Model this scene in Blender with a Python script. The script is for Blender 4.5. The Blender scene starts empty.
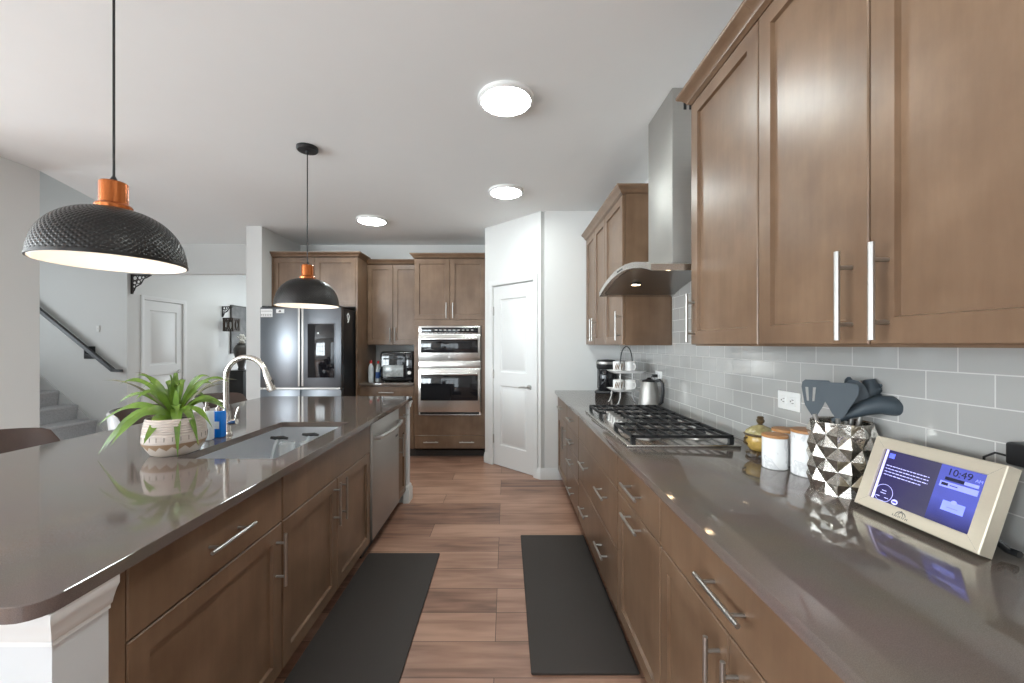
import bpy, bmesh, math, random
from mathutils import Vector, Matrix
random.seed(7)
PI = math.pi
C = bpy.context.scene.collection

# ---------------------------------------------------------------- camera, world, light, exposure
H = 1.385
cd = bpy.data.cameras.new('camera'); cam = bpy.data.objects.new('camera', cd); C.objects.link(cam)
cam.location = (0, 0, H); cam.rotation_euler = (PI/2, 0, 0)
cd.sensor_width = 36; cd.lens = 403/1024*36
cd.shift_x = 6/1024; cd.shift_y = 3/1024; cd.clip_start = 0.02
bpy.context.scene.camera = cam
vs = bpy.context.scene.view_settings
vs.view_transform = 'Standard'; vs.look = 'None'; vs.gamma = 1; vs.use_curve_mapping = False
vs.exposure = -0.20
w = bpy.data.worlds.new('world'); bpy.context.scene.world = w; w.use_nodes = True
w.node_tree.nodes['Background'].inputs[0].default_value = (0.75, 0.86, 1, 1)
w.node_tree.nodes['Background'].inputs[1].default_value = 1.0
def area_light(name, loc, rot, sx, sy, power, color=(1, 1, 1)):
    l = bpy.data.lights.new(name, 'AREA'); l.shape = 'RECTANGLE'; l.size = sx; l.size_y = sy
    l.energy = power; l.color = color
    o = bpy.data.objects.new(name, l); C.objects.link(o); o.location = loc; o.rotation_euler = rot
    return o
DAY = (0.86, 0.95, 1.0)
# daylight outside the windows behind the camera and in the dining area, plus added foyer and hall fills
area_light('daylight_patio', (-1.75, -3.0, 1.15), (PI/2+.22, 0, 0), 2.5, 2.4, 110, DAY)
area_light('daylight_rear', (-5.6, -3.0, 1.35), (PI/2+.22, 0, 0), 2.7, 1.9, 520, DAY)
area_light('daylight_dining', (-7.65, 0.0, 1.35), (PI/2+.22, 0, -PI/2), 3.4, 1.9, 480, DAY)
area_light('fill_light_foyer', (-7.7, 3.8, 1.25), (PI/2-.1, 0, -PI/2), 1.2, 2.2, 108, DAY)  # added unseen source, brightens the stair wall
area_light('fill_light_hall', (-4.15, 9.3, 1.5), (PI/2, 0, PI), 1.7, 2.3, 70, DAY)  # fill added out of view to lift the dark hall
bpy.context.scene.cycles.diffuse_bounces = 8
LAMP = 74.0      # ceiling disc emission
BULB = 32.0     # pendant bulb emission

# ---------------------------------------------------------------- materials
def new_mat(name):
    m = bpy.data.materials.new(name); m.use_nodes = True
    return m, m.node_tree.nodes, m.node_tree.links, m.node_tree.nodes['Principled BSDF']
def mat(name, col, rough=0.5, metal=0.0, noise=0.06, nscale=8.0, bump=0.0, bscale=60.0, stretch=(1, 1, 1), spec=0.5, coat=0.0):
    m, n, l, b = new_mat(name)
    b.inputs['Roughness'].default_value = rough; b.inputs['Metallic'].default_value = metal
    b.inputs['Specular IOR Level'].default_value = spec
    b.inputs['Coat Weight'].default_value = coat
    tc = n.new('ShaderNodeTexCoord'); mp = n.new('ShaderNodeMapping'); mp.inputs['Scale'].default_value = stretch
    l.new(tc.outputs['Object'], mp.inputs['Vector'])
    nz = n.new('ShaderNodeTexNoise'); nz.inputs['Scale'].default_value = nscale; nz.inputs['Detail'].default_value = 3
    l.new(mp.outputs[0], nz.inputs['Vector'])
    mx = n.new('ShaderNodeMix'); mx.data_type = 'RGBA'
    mx.inputs[6].default_value = tuple(c*(1-noise) for c in col) + (1,)
    mx.inputs[7].default_value = tuple(min(1, c*(1+noise)) for c in col) + (1,)
    l.new(nz.outputs['Fac'], mx.inputs[0]); l.new(mx.outputs[2], b.inputs['Base Color'])
    if bump:
        nb = n.new('ShaderNodeTexNoise'); nb.inputs['Scale'].default_value = bscale; nb.inputs['Detail'].default_value = 2
        l.new(mp.outputs[0], nb.inputs['Vector'])
        bp = n.new('ShaderNodeBump'); bp.inputs['Strength'].default_value = bump; bp.inputs['Distance'].default_value = 0.003
        l.new(nb.outputs['Fac'], bp.inputs['Height']); l.new(bp.outputs[0], b.inputs['Normal'])
    return m
def emit(name, col, s):
    m, n, l, b = new_mat(name)
    b.inputs['Base Color'].default_value = (*col, 1); b.inputs['Roughness'].default_value = .4
    b.inputs['Emission Color'].default_value = (*col, 1); b.inputs['Emission Strength'].default_value = s
    return m
def wood(name, dark, mid, light, rough, along='z', scale=1.0):
    m, n, l, b = new_mat(name)
    b.inputs['Roughness'].default_value = rough
    tc = n.new('ShaderNodeTexCoord'); oi = n.new('ShaderNodeObjectInfo')
    ad = n.new('ShaderNodeVectorMath'); ad.operation = 'ADD'
    sc = n.new('ShaderNodeVectorMath'); sc.operation = 'SCALE'; sc.inputs[3].default_value = 3.0
    l.new(oi.outputs['Location'], sc.inputs[0]); l.new(tc.outputs['Object'], ad.inputs[0]); l.new(sc.outputs[0], ad.inputs[1])
    mp = n.new('ShaderNodeMapping')
    mp.inputs['Scale'].default_value = {'z': (20, 20, 2.2), 'x': (1.6, 26, 26), 'y': (26, 1.6, 26)}[along]
    l.new(ad.outputs[0], mp.inputs['Vector'])
    g = n.new('ShaderNodeTexNoise'); g.inputs['Scale'].default_value = scale; g.inputs['Detail'].default_value = 6; g.inputs['Roughness'].default_value = .65
    l.new(mp.outputs[0], g.inputs['Vector'])
    bl = n.new('ShaderNodeTexNoise'); bl.inputs['Scale'].default_value = 5.5; bl.inputs['Detail'].default_value = 4
    l.new(ad.outputs[0], bl.inputs['Vector'])
    am = n.new('ShaderNodeMath'); am.operation = 'MULTIPLY_ADD'; am.inputs[1].default_value = .38
    l.new(g.outputs['Fac'], am.inputs[0])
    m2 = n.new('ShaderNodeMath'); m2.operation = 'MULTIPLY'; m2.inputs[1].default_value = .62
    l.new(bl.outputs['Fac'], m2.inputs[0]); l.new(m2.outputs[0], am.inputs[2])
    r = n.new('ShaderNodeValToRGB')
    r.color_ramp.elements[0].position = .32; r.color_ramp.elements[0].color = (*dark, 1)
    r.color_ramp.elements[1].position = .68; r.color_ramp.elements[1].color = (*light, 1)
    e = r.color_ramp.elements.new(.5); e.color = (*mid, 1)
    l.new(am.outputs[0], r.inputs[0]); l.new(r.outputs[0], b.inputs['Base Color'])
    return m

M = {}
M['wall'] = mat('wall_paint', (.69, .69, .675), .7, noise=.01)
M['ceiling'] = mat('ceiling_paint', (.86, .875, .87), .8, noise=.01, bump=.05, bscale=150)
M['trim'] = mat('white_trim_paint', (.70, .70, .69), .4, noise=.01)
M['island_paint'] = mat('island_white_paint', (.60, .61, .62), .5, noise=.01)
M['wood'] = wood('cabinet_wood', (.120, .068, .039), (.160, .096, .057), (.206, .129, .080), .33)
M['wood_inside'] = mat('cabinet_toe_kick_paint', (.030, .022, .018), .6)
M['lidwood'] = wood('lid_wood', (.36, .16, .05), (.45, .21, .075), (.52, .27, .10), .45, 'x')
M['steel'] = mat('brushed_steel', (.47, .455, .43), .48, 1.0, noise=.05, nscale=4, stretch=(1, 1, 60))
M['steel_h'] = mat('brushed_steel_across', (.62, .60, .57), .27, 1.0, noise=.05, nscale=4, stretch=(1, 60, 60))
M['sinksteel'] = mat('sink_steel', (.72, .73, .75), .42, 1.0, noise=.08, nscale=6)
M['darksteel'] = mat('dark_stainless', (.17, .18, .195), .34, 1.0, noise=.05, nscale=3, stretch=(60, 60, 1))
M['nickel'] = mat('brushed_nickel', (.62, .585, .54), .25, 1.0, noise=.03)
M['chrome'] = mat('pull_metal', (.47, .455, .435), .38, 1.0, noise=.02)
M['black'] = mat('black_plastic', (.012, .012, .013), .3, noise=.1)
M['blackglass'] = mat('black_glass', (.008, .008, .010), .05, noise=.05)
M['iron'] = mat('cast_iron', (.014, .014, .015), .45, noise=.2, bump=.2, bscale=300)
M['blackmetal'] = mat('black_metal', (.02, .02, .022), .4, noise=.1)
M['white'] = mat('white_plastic', (.80, .80, .78), .35, noise=.01)
M['ceramic'] = mat('white_ceramic', (.80, .79, .77), .2, noise=.02)
M['mat'] = mat('rubber_mat', (.036, .028, .024), .7, noise=.12, nscale=300, bump=.3, bscale=500)
M['carpet'] = mat('grey_carpet', (.50, .50, .51), .95, noise=.3, nscale=60, bump=.8, bscale=200)
M['leather'] = mat('brown_leather', (.055, .030, .022), .38, noise=.15, nscale=25, bump=.1, bscale=180)
M['shell'] = mat('stool_shell', (.33, .32, .32), .4, noise=.05)
M['slate'] = mat('slate_silicone', (.050, .066, .080), .5, noise=.05)
M['leaf'] = mat('fern_leaf', (.098, .175, .018), .35, noise=.85, nscale=14)
M['leaf_dry'] = mat('dry_leaf', (.16, .15, .09), .6, noise=.3)
M['soil'] = mat('potting_soil', (.03, .02, .014), .9, noise=.4, nscale=60, bump=.8)
M['mirror'] = mat('mercury_glass', (.60, .57, .52), .18, 1.0, noise=.6, nscale=90, bump=.3, bscale=140)
M['champagne'] = mat('champagne_metal', (.74, .66, .53), .38, .6, noise=.03, nscale=4, stretch=(1, 40, 40))
M['copper'] = mat('copper_cap', (.38, .105, .025), .2, .7, noise=.5, nscale=16, stretch=(1, 1, .3))
M['shade_out'] = mat('hammered_black', (.022, .020, .019), .30, .6, noise=.15, nscale=20)
M['shade_in'] = mat('shade_white_inside', (.80, .76, .71), .6, noise=.02)
M['amber'] = mat('amber_glaze', (.40, .26, .07), .18, noise=.8, nscale=34)
M['darkamber'] = mat('brown_glaze', (.07, .045, .02), .35, noise=.5, nscale=40)
M['greenlid'] = mat('olive_glaze', (.38, .32, .15), .25, noise=.8, nscale=40)
M['paper'] = mat('paper', (.75, .75, .74), .8, noise=.02)
M['ink'] = mat('print_ink', (.16, .15, .14), .7, noise=.1)
M['red'] = mat('red_cap', (.50, .03, .03), .4, noise=.05)
M['bluelabel'] = mat('blue_label', (.03, .09, .30), .4, noise=.2)
M['bluesoap'] = mat('blue_soap', (.005, .17, .62), .12, noise=.1)
M['clearsoap'] = mat('clear_soap_bottle', (.62, .66, .68), .12, noise=.05)
M['grey_art'] = mat('art_print', (.12, .118, .115), .6, noise=.8, nscale=7)
M['urn'] = mat('urn_glaze', (.055, .05, .045), .4, noise=.4, nscale=18)
M['flower'] = mat('white_flower', (.68, .67, .62), .8, noise=.2, nscale=40)
M['lantern'] = mat('carved_wood', (.05, .036, .027), .6, noise=.3, nscale=40)
M['mugdark'] = mat('mug_pattern_brown', (.20, .13, .07), .3, noise=.3)
M['iron_lace'] = mat('wrought_iron', (.025, .02, .018), .5, noise=.2)
M['lampglow'] = emit('ceiling_lamp_diffuser', (.91, 1, .99), LAMP)
M['bulbglow'] = emit('bulb_glow', (1, .88, .72), BULB)
M['hoodglow'] = emit('hood_lamp_glow', (1, .93, .82), 2.5)
M['hood_under'] = mat('hood_underside', (.30, .29, .275), .3, 1.0, noise=.05)

def glass_mat():
    m, n, l, b = new_mat('clear_glass')
    b.inputs['Base Color'].default_value = (.95, .97, .97, 1); b.inputs['Roughness'].default_value = .03
    b.inputs['Transmission Weight'].default_value = .7
    nz = n.new('ShaderNodeTexNoise'); nz.inputs['Scale'].default_value = 30
    mm = n.new('ShaderNodeMapRange'); mm.inputs[3].default_value = .02; mm.inputs[4].default_value = .06
    l.new(nz.outputs['Fac'], mm.inputs[0]); l.new(mm.outputs[0], b.inputs['Roughness'])
    return m
M['glass'] = glass_mat()

def marble():
    m, n, l, b = new_mat('white_marble')
    b.inputs['Roughness'].default_value = .25
    tc = n.new('ShaderNodeTexCoord'); nz = n.new('ShaderNodeTexNoise'); nz.inputs['Scale'].default_value = 9; nz.inputs['Detail'].default_value = 5; nz.inputs['Distortion'].default_value = 1.2
    l.new(tc.outputs['Object'], nz.inputs['Vector'])
    r = n.new('ShaderNodeValToRGB'); r.color_ramp.elements[0].position = .47; r.color_ramp.elements[0].color = (.82, .82, .82, 1)
    r.color_ramp.elements[1].position = .56; r.color_ramp.elements[1].color = (.82, .82, .82, 1)
    e = r.color_ramp.elements.new(.51); e.color = (.62, .62, .63, 1)
    l.new(nz.outputs['Fac'], r.inputs[0]); l.new(r.outputs[0], b.inputs['Base Color'])
    return m
M['marble'] = marble()

def quartz():
    m, n, l, b = new_mat('taupe_quartz')
    tc = n.new('ShaderNodeTexCoord')
    a = n.new('ShaderNodeTexNoise'); a.inputs['Scale'].default_value = 700; a.inputs['Detail'].default_value = 1
    v = n.new('ShaderNodeTexNoise'); v.inputs['Scale'].default_value = 5; v.inputs['Detail'].default_value = 3
    l.new(tc.outputs['Object'], a.inputs['Vector']); l.new(tc.outputs['Object'], v.inputs['Vector'])
    r = n.new('ShaderNodeValToRGB'); r.color_ramp.elements[0].position = .35; r.color_ramp.elements[0].color = (.130, .103, .087, 1)
    r.color_ramp.elements[1].position = .72; r.color_ramp.elements[1].color = (.172, .140, .121, 1)
    l.new(a.outputs['Fac'], r.inputs[0])
    mx = n.new('ShaderNodeMix'); mx.data_type = 'RGBA'; mx.blend_type = 'MULTIPLY'; mx.inputs[0].default_value = .25
    l.new(r.outputs[0], mx.inputs[6]); l.new(v.outputs['Color'], mx.inputs[7])
    l.new(mx.outputs[2], b.inputs['Base Color'])
    b.inputs['Roughness'].default_value = .065; b.inputs['Specular IOR Level'].default_value = .85
    return m
M['quartz'] = quartz()

def tile():
    m, n, l, b = new_mat('grey_subway_tile')
    tc = n.new('ShaderNodeTexCoord'); sp = n.new('ShaderNodeSeparateXYZ'); cb = n.new('ShaderNodeCombineXYZ')
    l.new(tc.outputs['Object'], sp.inputs[0])
    ay = n.new('ShaderNodeMath'); ay.inputs[1].default_value = .5475
    az = n.new('ShaderNodeMath'); az.inputs[1].default_value = -.914
    l.new(sp.outputs['Y'], ay.inputs[0]); l.new(sp.outputs['Z'], az.inputs[0])
    l.new(ay.outputs[0], cb.inputs[0]); l.new(az.outputs[0], cb.inputs[1])
    br = n.new('ShaderNodeTexBrick'); l.new(cb.outputs[0], br.inputs['Vector'])
    br.inputs['Scale'].default_value = 1; br.inputs['Brick Width'].default_value = .159; br.inputs['Row Height'].default_value = .0797
    br.inputs['Mortar Size'].default_value = .0016; br.inputs['Mortar Smooth'].default_value = .1; br.inputs['Bias'].default_value = 0
    br.inputs['Color1'].default_value = (.39, .385, .37, 1); br.inputs['Color2'].default_value = (.43, .425, .41, 1)
    br.inputs['Mortar'].default_value = (.60, .59, .57, 1)
    l.new(br.outputs['Color'], b.inputs['Base Color'])
    rr = n.new('ShaderNodeMapRange'); b.inputs['Specular IOR Level'].default_value = .9; rr.inputs[3].default_value = .08; rr.inputs[4].default_value = .7
    l.new(br.outputs['Fac'], rr.inputs[0]); l.new(rr.outputs[0], b.inputs['Roughness'])
    bp = n.new('ShaderNodeBump'); bp.invert = True; bp.inputs['Strength'].default_value = .5; bp.inputs['Distance'].default_value = .002
    l.new(br.outputs['Fac'], bp.inputs['Height']); l.new(bp.outputs[0], b.inputs['Normal'])
    return m
M['tile'] = tile()

def planks():
    m, n, l, b = new_mat('walnut_planks')
    tc = n.new('ShaderNodeTexCoord'); mp = n.new('ShaderNodeMapping'); mp.inputs['Location'].default_value = (20.3, 20*.2045-2.083, 0)
    l.new(tc.outputs['Object'], mp.inputs['Vector'])
    br = n.new('ShaderNodeTexBrick'); l.new(mp.outputs[0], br.inputs['Vector'])
    br.inputs['Scale'].default_value = 1; br.inputs['Brick Width'].default_value = 1.35; br.inputs['Row Height'].default_value = .2045
    br.inputs['Mortar Size'].default_value = .0015; br.inputs['Mortar Smooth'].default_value = .2; br.offset = .37; br.offset_frequency = 3
    br.inputs['Color1'].default_value = (0, 0, 0, 1); br.inputs['Color2'].default_value = (1, 1, 1, 1); br.inputs['Mortar'].default_value = (.5, .5, .5, 1)
    mp2 = n.new('ShaderNodeMapping'); mp2.inputs['Scale'].default_value = (1.4, 13, 1); l.new(tc.outputs['Object'], mp2.inputs['Vector'])
    ofs = n.new('ShaderNodeVectorMath'); ofs.operation = 'MULTIPLY_ADD'; ofs.inputs[1].default_value = (30, 30, 30)
    l.new(br.outputs['Color'], ofs.inputs[0]); l.new(mp2.outputs[0], ofs.inputs[2])
    g = n.new('ShaderNodeTexNoise'); g.inputs['Scale'].default_value = 1.6; g.inputs['Detail'].default_value = 6; g.inputs['Distortion'].default_value = .5
    l.new(ofs.outputs[0], g.inputs['Vector'])
    k = n.new('ShaderNodeTexNoise'); k.inputs['Scale'].default_value = 1.0; k.inputs['Detail'].default_value = 2
    mp3 = n.new('ShaderNodeMapping'); mp3.inputs['Scale'].default_value = (2.2, 7, 1); l.new(tc.outputs['Object'], mp3.inputs['Vector']); l.new(mp3.outputs[0], k.inputs['Vector'])
    a = n.new('ShaderNodeMath'); a.operation = 'MULTIPLY_ADD'; a.inputs[1].default_value = .30
    sx = n.new('ShaderNodeSeparateColor'); l.new(br.outputs['Color'], sx.inputs[0]); l.new(sx.outputs[0], a.inputs[0])
    a2 = n.new('ShaderNodeMath'); a2.operation = 'MULTIPLY'; a2.inputs[1].default_value = .62; l.new(g.outputs['Fac'], a2.inputs[0]); l.new(a2.outputs[0], a.inputs[2])
    a3 = n.new('ShaderNodeMath'); a3.operation = 'MULTIPLY_ADD'; a3.inputs[1].default_value = .42; l.new(k.outputs['Fac'], a3.inputs[0]); l.new(a.outputs[0], a3.inputs[2])
    r = n.new('ShaderNodeValToRGB')
    r.color_ramp.elements[0].position = .42; r.color_ramp.elements[0].color = (.115, .057, .039, 1)
    r.color_ramp.elements[1].position = .88; r.color_ramp.elements[1].color = (.45, .265, .185, 1)
    e = r.color_ramp.elements.new(.62); e.color = (.28, .150, .102, 1)
    l.new(a3.outputs[0], r.inputs[0])
    mx = n.new('ShaderNodeMix'); mx.data_type = 'RGBA'; mx.inputs[7].default_value = (.03, .015, .01, 1)
    l.new(br.outputs['Fac'], mx.inputs[0]); l.new(r.outputs[0], mx.inputs[6]); l.new(mx.outputs[2], b.inputs['Base Color'])
    b.inputs['Roughness'].default_value = .36
    bp = n.new('ShaderNodeBump'); bp.inputs['Strength'].default_value = .15; bp.inputs['Distance'].default_value = .002
    l.new(g.outputs['Fac'], bp.inputs['Height']); l.new(bp.outputs[0], b.inputs['Normal'])
    return m
M['floor'] = planks()

def zigzag():
    # glazed planter band: tan triangles on cream (object space angle against height)
    m, n, l, b = new_mat('planter_zigzag_band')
    tc = n.new('ShaderNodeTexCoord'); sp = n.new('ShaderNodeSeparateXYZ'); l.new(tc.outputs['Object'], sp.inputs[0])
    at = n.new('ShaderNodeMath'); at.operation = 'ARCTAN2'; l.new(sp.outputs['Y'], at.inputs[0]); l.new(sp.outputs['X'], at.inputs[1])
    mu = n.new('ShaderNodeMath'); mu.operation = 'MULTIPLY'; mu.inputs[1].default_value = 16/(2*PI); l.new(at.outputs[0], mu.inputs[0])
    pp = n.new('ShaderNodeMath'); pp.operation = 'PINGPONG'; pp.inputs[1].default_value = .5; l.new(mu.outputs[0], pp.inputs[0])
    ma = n.new('ShaderNodeMath'); ma.operation = 'MULTIPLY_ADD'; ma.inputs[1].default_value = .034; ma.inputs[2].default_value = .028; l.new(pp.outputs[0], ma.inputs[0])
    gt = n.new('ShaderNodeMath'); gt.operation = 'GREATER_THAN'; l.new(sp.outputs['Z'], gt.inputs[0]); l.new(ma.outputs[0], gt.inputs[1])
    mx = n.new('ShaderNodeMix'); mx.data_type = 'RGBA'; mx.inputs[6].default_value = (.50, .43, .37, 1); mx.inputs[7].default_value = (.27, .17, .10, 1)
    l.new(gt.outputs[0], mx.inputs[0]); l.new(mx.outputs[2], b.inputs['Base Color']); b.inputs['Roughness'].default_value = .5
    return m
M['zigzag'] = zigzag()
M['pot'] = mat('planter_cream', (.46, .39, .345), .55, noise=.2, nscale=30, stretch=(1, 1, 6))

# ---------------------------------------------------------------- mesh helpers
class MB:
    def __init__(s): s.b = bmesh.new()
    def add(s, verts, faces, smooth=False):
        v = [s.b.verts.new(p) for p in verts]
        for f in faces:
            try:
                fc = s.b.faces.new([v[i] for i in f]); fc.smooth = smooth
            except ValueError: pass
        return s
    def box(s, x0, x1, y0, y1, z0, z1, bev=0.0):
        if x0 > x1: x0, x1 = x1, x0
        if y0 > y1: y0, y1 = y1, y0
        if z0 > z1: z0, z1 = z1, z0
        if bev <= 0:
            vs_ = [(x0,y0,z0),(x1,y0,z0),(x1,y1,z0),(x0,y1,z0),(x0,y0,z1),(x1,y0,z1),(x1,y1,z1),(x0,y1,z1)]
            return s.add(vs_, [(0,3,2,1),(4,5,6,7),(0,1,5,4),(1,2,6,5),(2,3,7,6),(3,0,4,7)])
        t = bmesh.new()
        bmesh.ops.create_cube(t, size=1, matrix=Matrix.Translation(((x0+x1)/2, (y0+y1)/2, (z0+z1)/2)) @ Matrix.Diagonal((x1-x0, y1-y0, z1-z0, 1)))
        bmesh.ops.bevel(t, geom=list(t.edges), offset=min(bev, .49*min(x1-x0, y1-y0, z1-z0)), segments=2 if bev < .012 else 4, affect='EDGES', profile=.5)
        return s.merge(t, False)
    def merge(s, t, smooth=False):
        vm = {}
        for v in t.verts: vm[v] = s.b.verts.new(v.co)
        for f in t.faces:
            fc = s.b.faces.new([vm[v] for v in f.verts]); fc.smooth = smooth
        t.free(); return s
    def rings(s, rings, close=True, cap0=True, cap1=True, smooth=True):
        vv = [[s.b.verts.new(p) for p in r] for r in rings]
        n = len(rings[0])
        for a, c in zip(vv[:-1], vv[1:]):
            for i in range(n if close else n-1):
                j = (i+1) % n
                try:
                    f = s.b.faces.new((a[i], a[j], c[j], c[i])); f.smooth = smooth
                except ValueError: pass
        if cap0 and close: s.b.faces.new(list(reversed(vv[0])))
        if cap1 and close: s.b.faces.new(vv[-1])
        return s
    def lathe(s, prof, c=(0, 0, 0), seg=32, cap0=True, cap1=True, smooth=True, rf=None):
        R = []
        for k, (r, z) in enumerate(prof):
            R.append([(c[0]+(r+(rf(i, k) if rf else 0))*math.cos(2*PI*i/seg), c[1]+(r+(rf(i, k) if rf else 0))*math.sin(2*PI*i/seg), c[2]+z) for i in range(seg)])
        return s.rings(R, True, cap0 and prof[0][0] > 1e-5, cap1 and prof[-1][0] > 1e-5, smooth)
    def tube(s, pts, r, seg=10, caps=True):
        pts = [Vector(p) for p in pts]; R = []
        rr = r if isinstance(r, (list, tuple)) else [r]*len(pts)
        up = None
        for i, p in enumerate(pts):
            d = (pts[min(i+1, len(pts)-1)] - pts[max(i-1, 0)]).normalized()
            if up is None:
                up = Vector((0, 0, 1)) if abs(d.z) < .9 else Vector((1, 0, 0))
            a = d.cross(up)
            if a.length < 1e-4: a = d.cross(Vector((0, 1, 0)))
            a.normalize(); b = a.cross(d).normalized(); up = b
            R.append([p + rr[i]*(math.cos(2*PI*k/seg)*a + math.sin(2*PI*k/seg)*b) for k in range(seg)])
        return s.rings(R, True, caps, caps, True)
    def cyl(s, p0, p1, r, seg=16): return s.tube([p0, p1], r, seg)
    def prism(s, poly, axis, lo, hi):
        # poly of 2D points, extruded along axis ('x': (y,z), 'y': (x,z), 'z': (x,y))
        def P(a, b, t): return {'x': (t, a, b), 'y': (a, t, b), 'z': (a, b, t)}[axis]
        n = len(poly)
        vs_ = [P(a, b, lo) for a, b in poly] + [P(a, b, hi) for a, b in poly]
        return s.add(vs_, [tuple(range(n)), tuple(range(2*n-1, n-1, -1))] + [(i, i+n, (i+1) % n + n, (i+1) % n) for i in range(n)])
    def front(s, x0, x1, z0, z1, t=.02, shaker=True, stile=.058, rec=.012, slope=.003, ch=.003, y=0.0):
        # cabinet front facing -y, outer face at y, thickness t
        def loop(i, yy): return [(x0+i, yy, z0+i), (x1-i, yy, z0+i), (x1-i, yy, z1-i), (x0+i, yy, z1-i)]
        L = [loop(0, y+t), loop(0, y+ch), loop(ch, y)]
        if shaker: L += [loop(stile, y), loop(stile+slope, y+rec)]
        s.rings(L, True, True, True, False)
        return s
    def build(s, name, m, parent=None, sharp=35, mods=None):
        bmesh.ops.recalc_face_normals(s.b, faces=list(s.b.faces))
        me = bpy.data.meshes.new(name); s.b.to_mesh(me); s.b.free()
        me.materials.append(M[m] if isinstance(m, str) else m)
        try: me.set_sharp_from_angle(angle=math.radians(sharp))
        except Exception: pass
        o = bpy.data.objects.new(name, me); C.objects.link(o)
        if parent: o.parent = parent
        return o
def thing(name, label, cat, loc=(0, 0, 0), rot=0, group=None):
    o = bpy.data.objects.new(name, None); C.objects.link(o); o.location = loc
    o.rotation_euler = rot if isinstance(rot, tuple) else (0, 0, rot)
    o.empty_display_size = .05
    return tag(o, label, cat, group)
def tag(o, label, cat, group=None):
    o['label'] = label; o['category'] = cat
    if group: o['group'] = group
    return o
def struct(o, label=None):
    o['kind'] = 'structure'
    if label: o['label'] = label
    return o
def copy_tree(o, parent=None):
    c = o.copy(); C.objects.link(c)
    if parent: c.parent = parent
    for ch in list(o.children): copy_tree(ch, c)
    return c

# ---------------------------------------------------------------- room shell
CZ = 2.755; WX = 1.175; BY = 5.55
struct(MB().box(-7.4, 1.4, -2.8, 9.1, -.1, 0).build('floor', 'floor'), 'brown wood plank floor')
cb = MB()
poly = [(1.4, -2.8), (1.4, 9.1), (-5.45, 9.1), (-5.45, 5.5), (-4.46, 5.5), (-3.68, 3.18), (-7.4, 3.18), (-7.4, -2.8)]
cb.prism([(a, b) for a, b in poly], 'z', CZ, CZ+.12)
bmesh.ops.triangulate(cb.b, faces=[f for f in cb.b.faces if len(f.verts) > 4])
struct(cb.build('ceiling', 'ceiling'), 'white ceiling')
struct(MB().box(-7.4, -3.4, 3.0, 5.8, 4.9, 5.0).build('ceiling_stairwell', 'ceiling'))
wr = MB().box(WX, WX+.12, -2.8, BY+.1, 0, CZ)
struct(wr.build('wall_right', 'wall'), 'white wall behind the long counter')
struct(MB().box(WX-.006, WX, -.35, 4.14, .914, 1.384).box(WX-.006, WX, 1.815, 2.835, 1.384, 1.83).build('wall_backsplash', 'tile'), 'grey glossy subway tile backsplash')
struct(MB().box(-3.01, -.247, BY, BY+.12, 0, CZ).build('wall_back', 'wall'))
# corner pantry: return, diagonal with opening, end wall
PA = Vector((-.247, 4.75, 0)); PB = Vector((.358, 4.14, 0)); PL = (PB-PA).length
PANG = math.atan2(PB.y-PA.y, PB.x-PA.x)
struct(MB().box(-.247, -.147, 4.79, BY, 0, CZ).box(.40, WX, 4.14, 4.24, 0, CZ).build('wall_pantry', 'wall'))
pd = bpy.data.objects
dl0, dl1, dtop = .16*PL, .875*PL, 2.05
wd = MB()
wd.box(0, dl0-.004, 0, .1, 0, CZ).box(dl1+.004, PL, 0, .1, 0, CZ).box(dl0-.004, dl1+.004, 0, .1, dtop+.006, CZ)
o = struct(wd.build('wall_pantry_diagonal', 'wall')); o.location = PA; o.rotation_euler = (0, 0, PANG)
def panel_door(name, w_, h_, m, panels, hinge_left=True, lever_z=.945, loc=(0, 0, 0), rot=0):
    # leaf in local x 0..w, facing -y, two recessed moulded panels
    b = MB()
    st = .105
    zs = [.008] + [z for p in panels for z in p] + [h_]
    # stiles and rails
    b.box(0, st, 0, .035, .008, h_); b.box(w_-st, w_, 0, .035, .008, h_)
    edges = [.008] + [v for p in panels for v in p] + [h_]
    for i in range(0, len(edges), 2): b.box(st, w_-st, 0, .035, edges[i], edges[i+1])
    for z0, z1 in panels:
        def lp(i, y): return [(st+i, y, z0+i), (w_-st-i, y, z0+i), (w_-st-i, y, z1-i), (st+i, y, z1-i)]
        b.rings([lp(0, .0), lp(.012, .011), lp(.030, .011), lp(.042, .003)], True, False, True, False)
    d = struct(b.build(name, m)); d.location = loc; d.rotation_euler = (0, 0, rot)
    lx = w_-.06 if hinge_left else .06
    sg = -1 if hinge_left else 1
    hb = MB().cyl((lx, 0, lever_z), (lx, -.012, lever_z), .028, 20).cyl((lx, -.01, lever_z), (lx, -.05, lever_z), .010, 10)
    hb.tube([(lx, -.048, lever_z), (lx+sg*.03, -.052, lever_z+.004), (lx+sg*.07, -.05, lever_z), (lx+sg*.11, -.048, lever_z-.006)], [.010, .009, .008, .007], 10)
    hb.build('door_handle', 'steel', d)
    hx = -.004 if hinge_left else w_+.004
    for hz in (.30, h_/2+.02, h_-.28):
        MB().cyl((hx, -.004, hz-.05), (hx, -.004, hz+.05), .008, 8).box(hx-.012, hx+.012, -.001, .002, hz-.05, hz+.05).build('hinge', 'steel', d)
    return d
panel_door('door_1', dl1-dl0, dtop, 'trim', [(.24, .92), (1.07, 1.90)], True, .93, PA+Vector((math.cos(PANG)*dl0-math.sin(PANG)*.012, math.sin(PANG)*dl0+math.cos(PANG)*.012, 0)), PANG)
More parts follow.
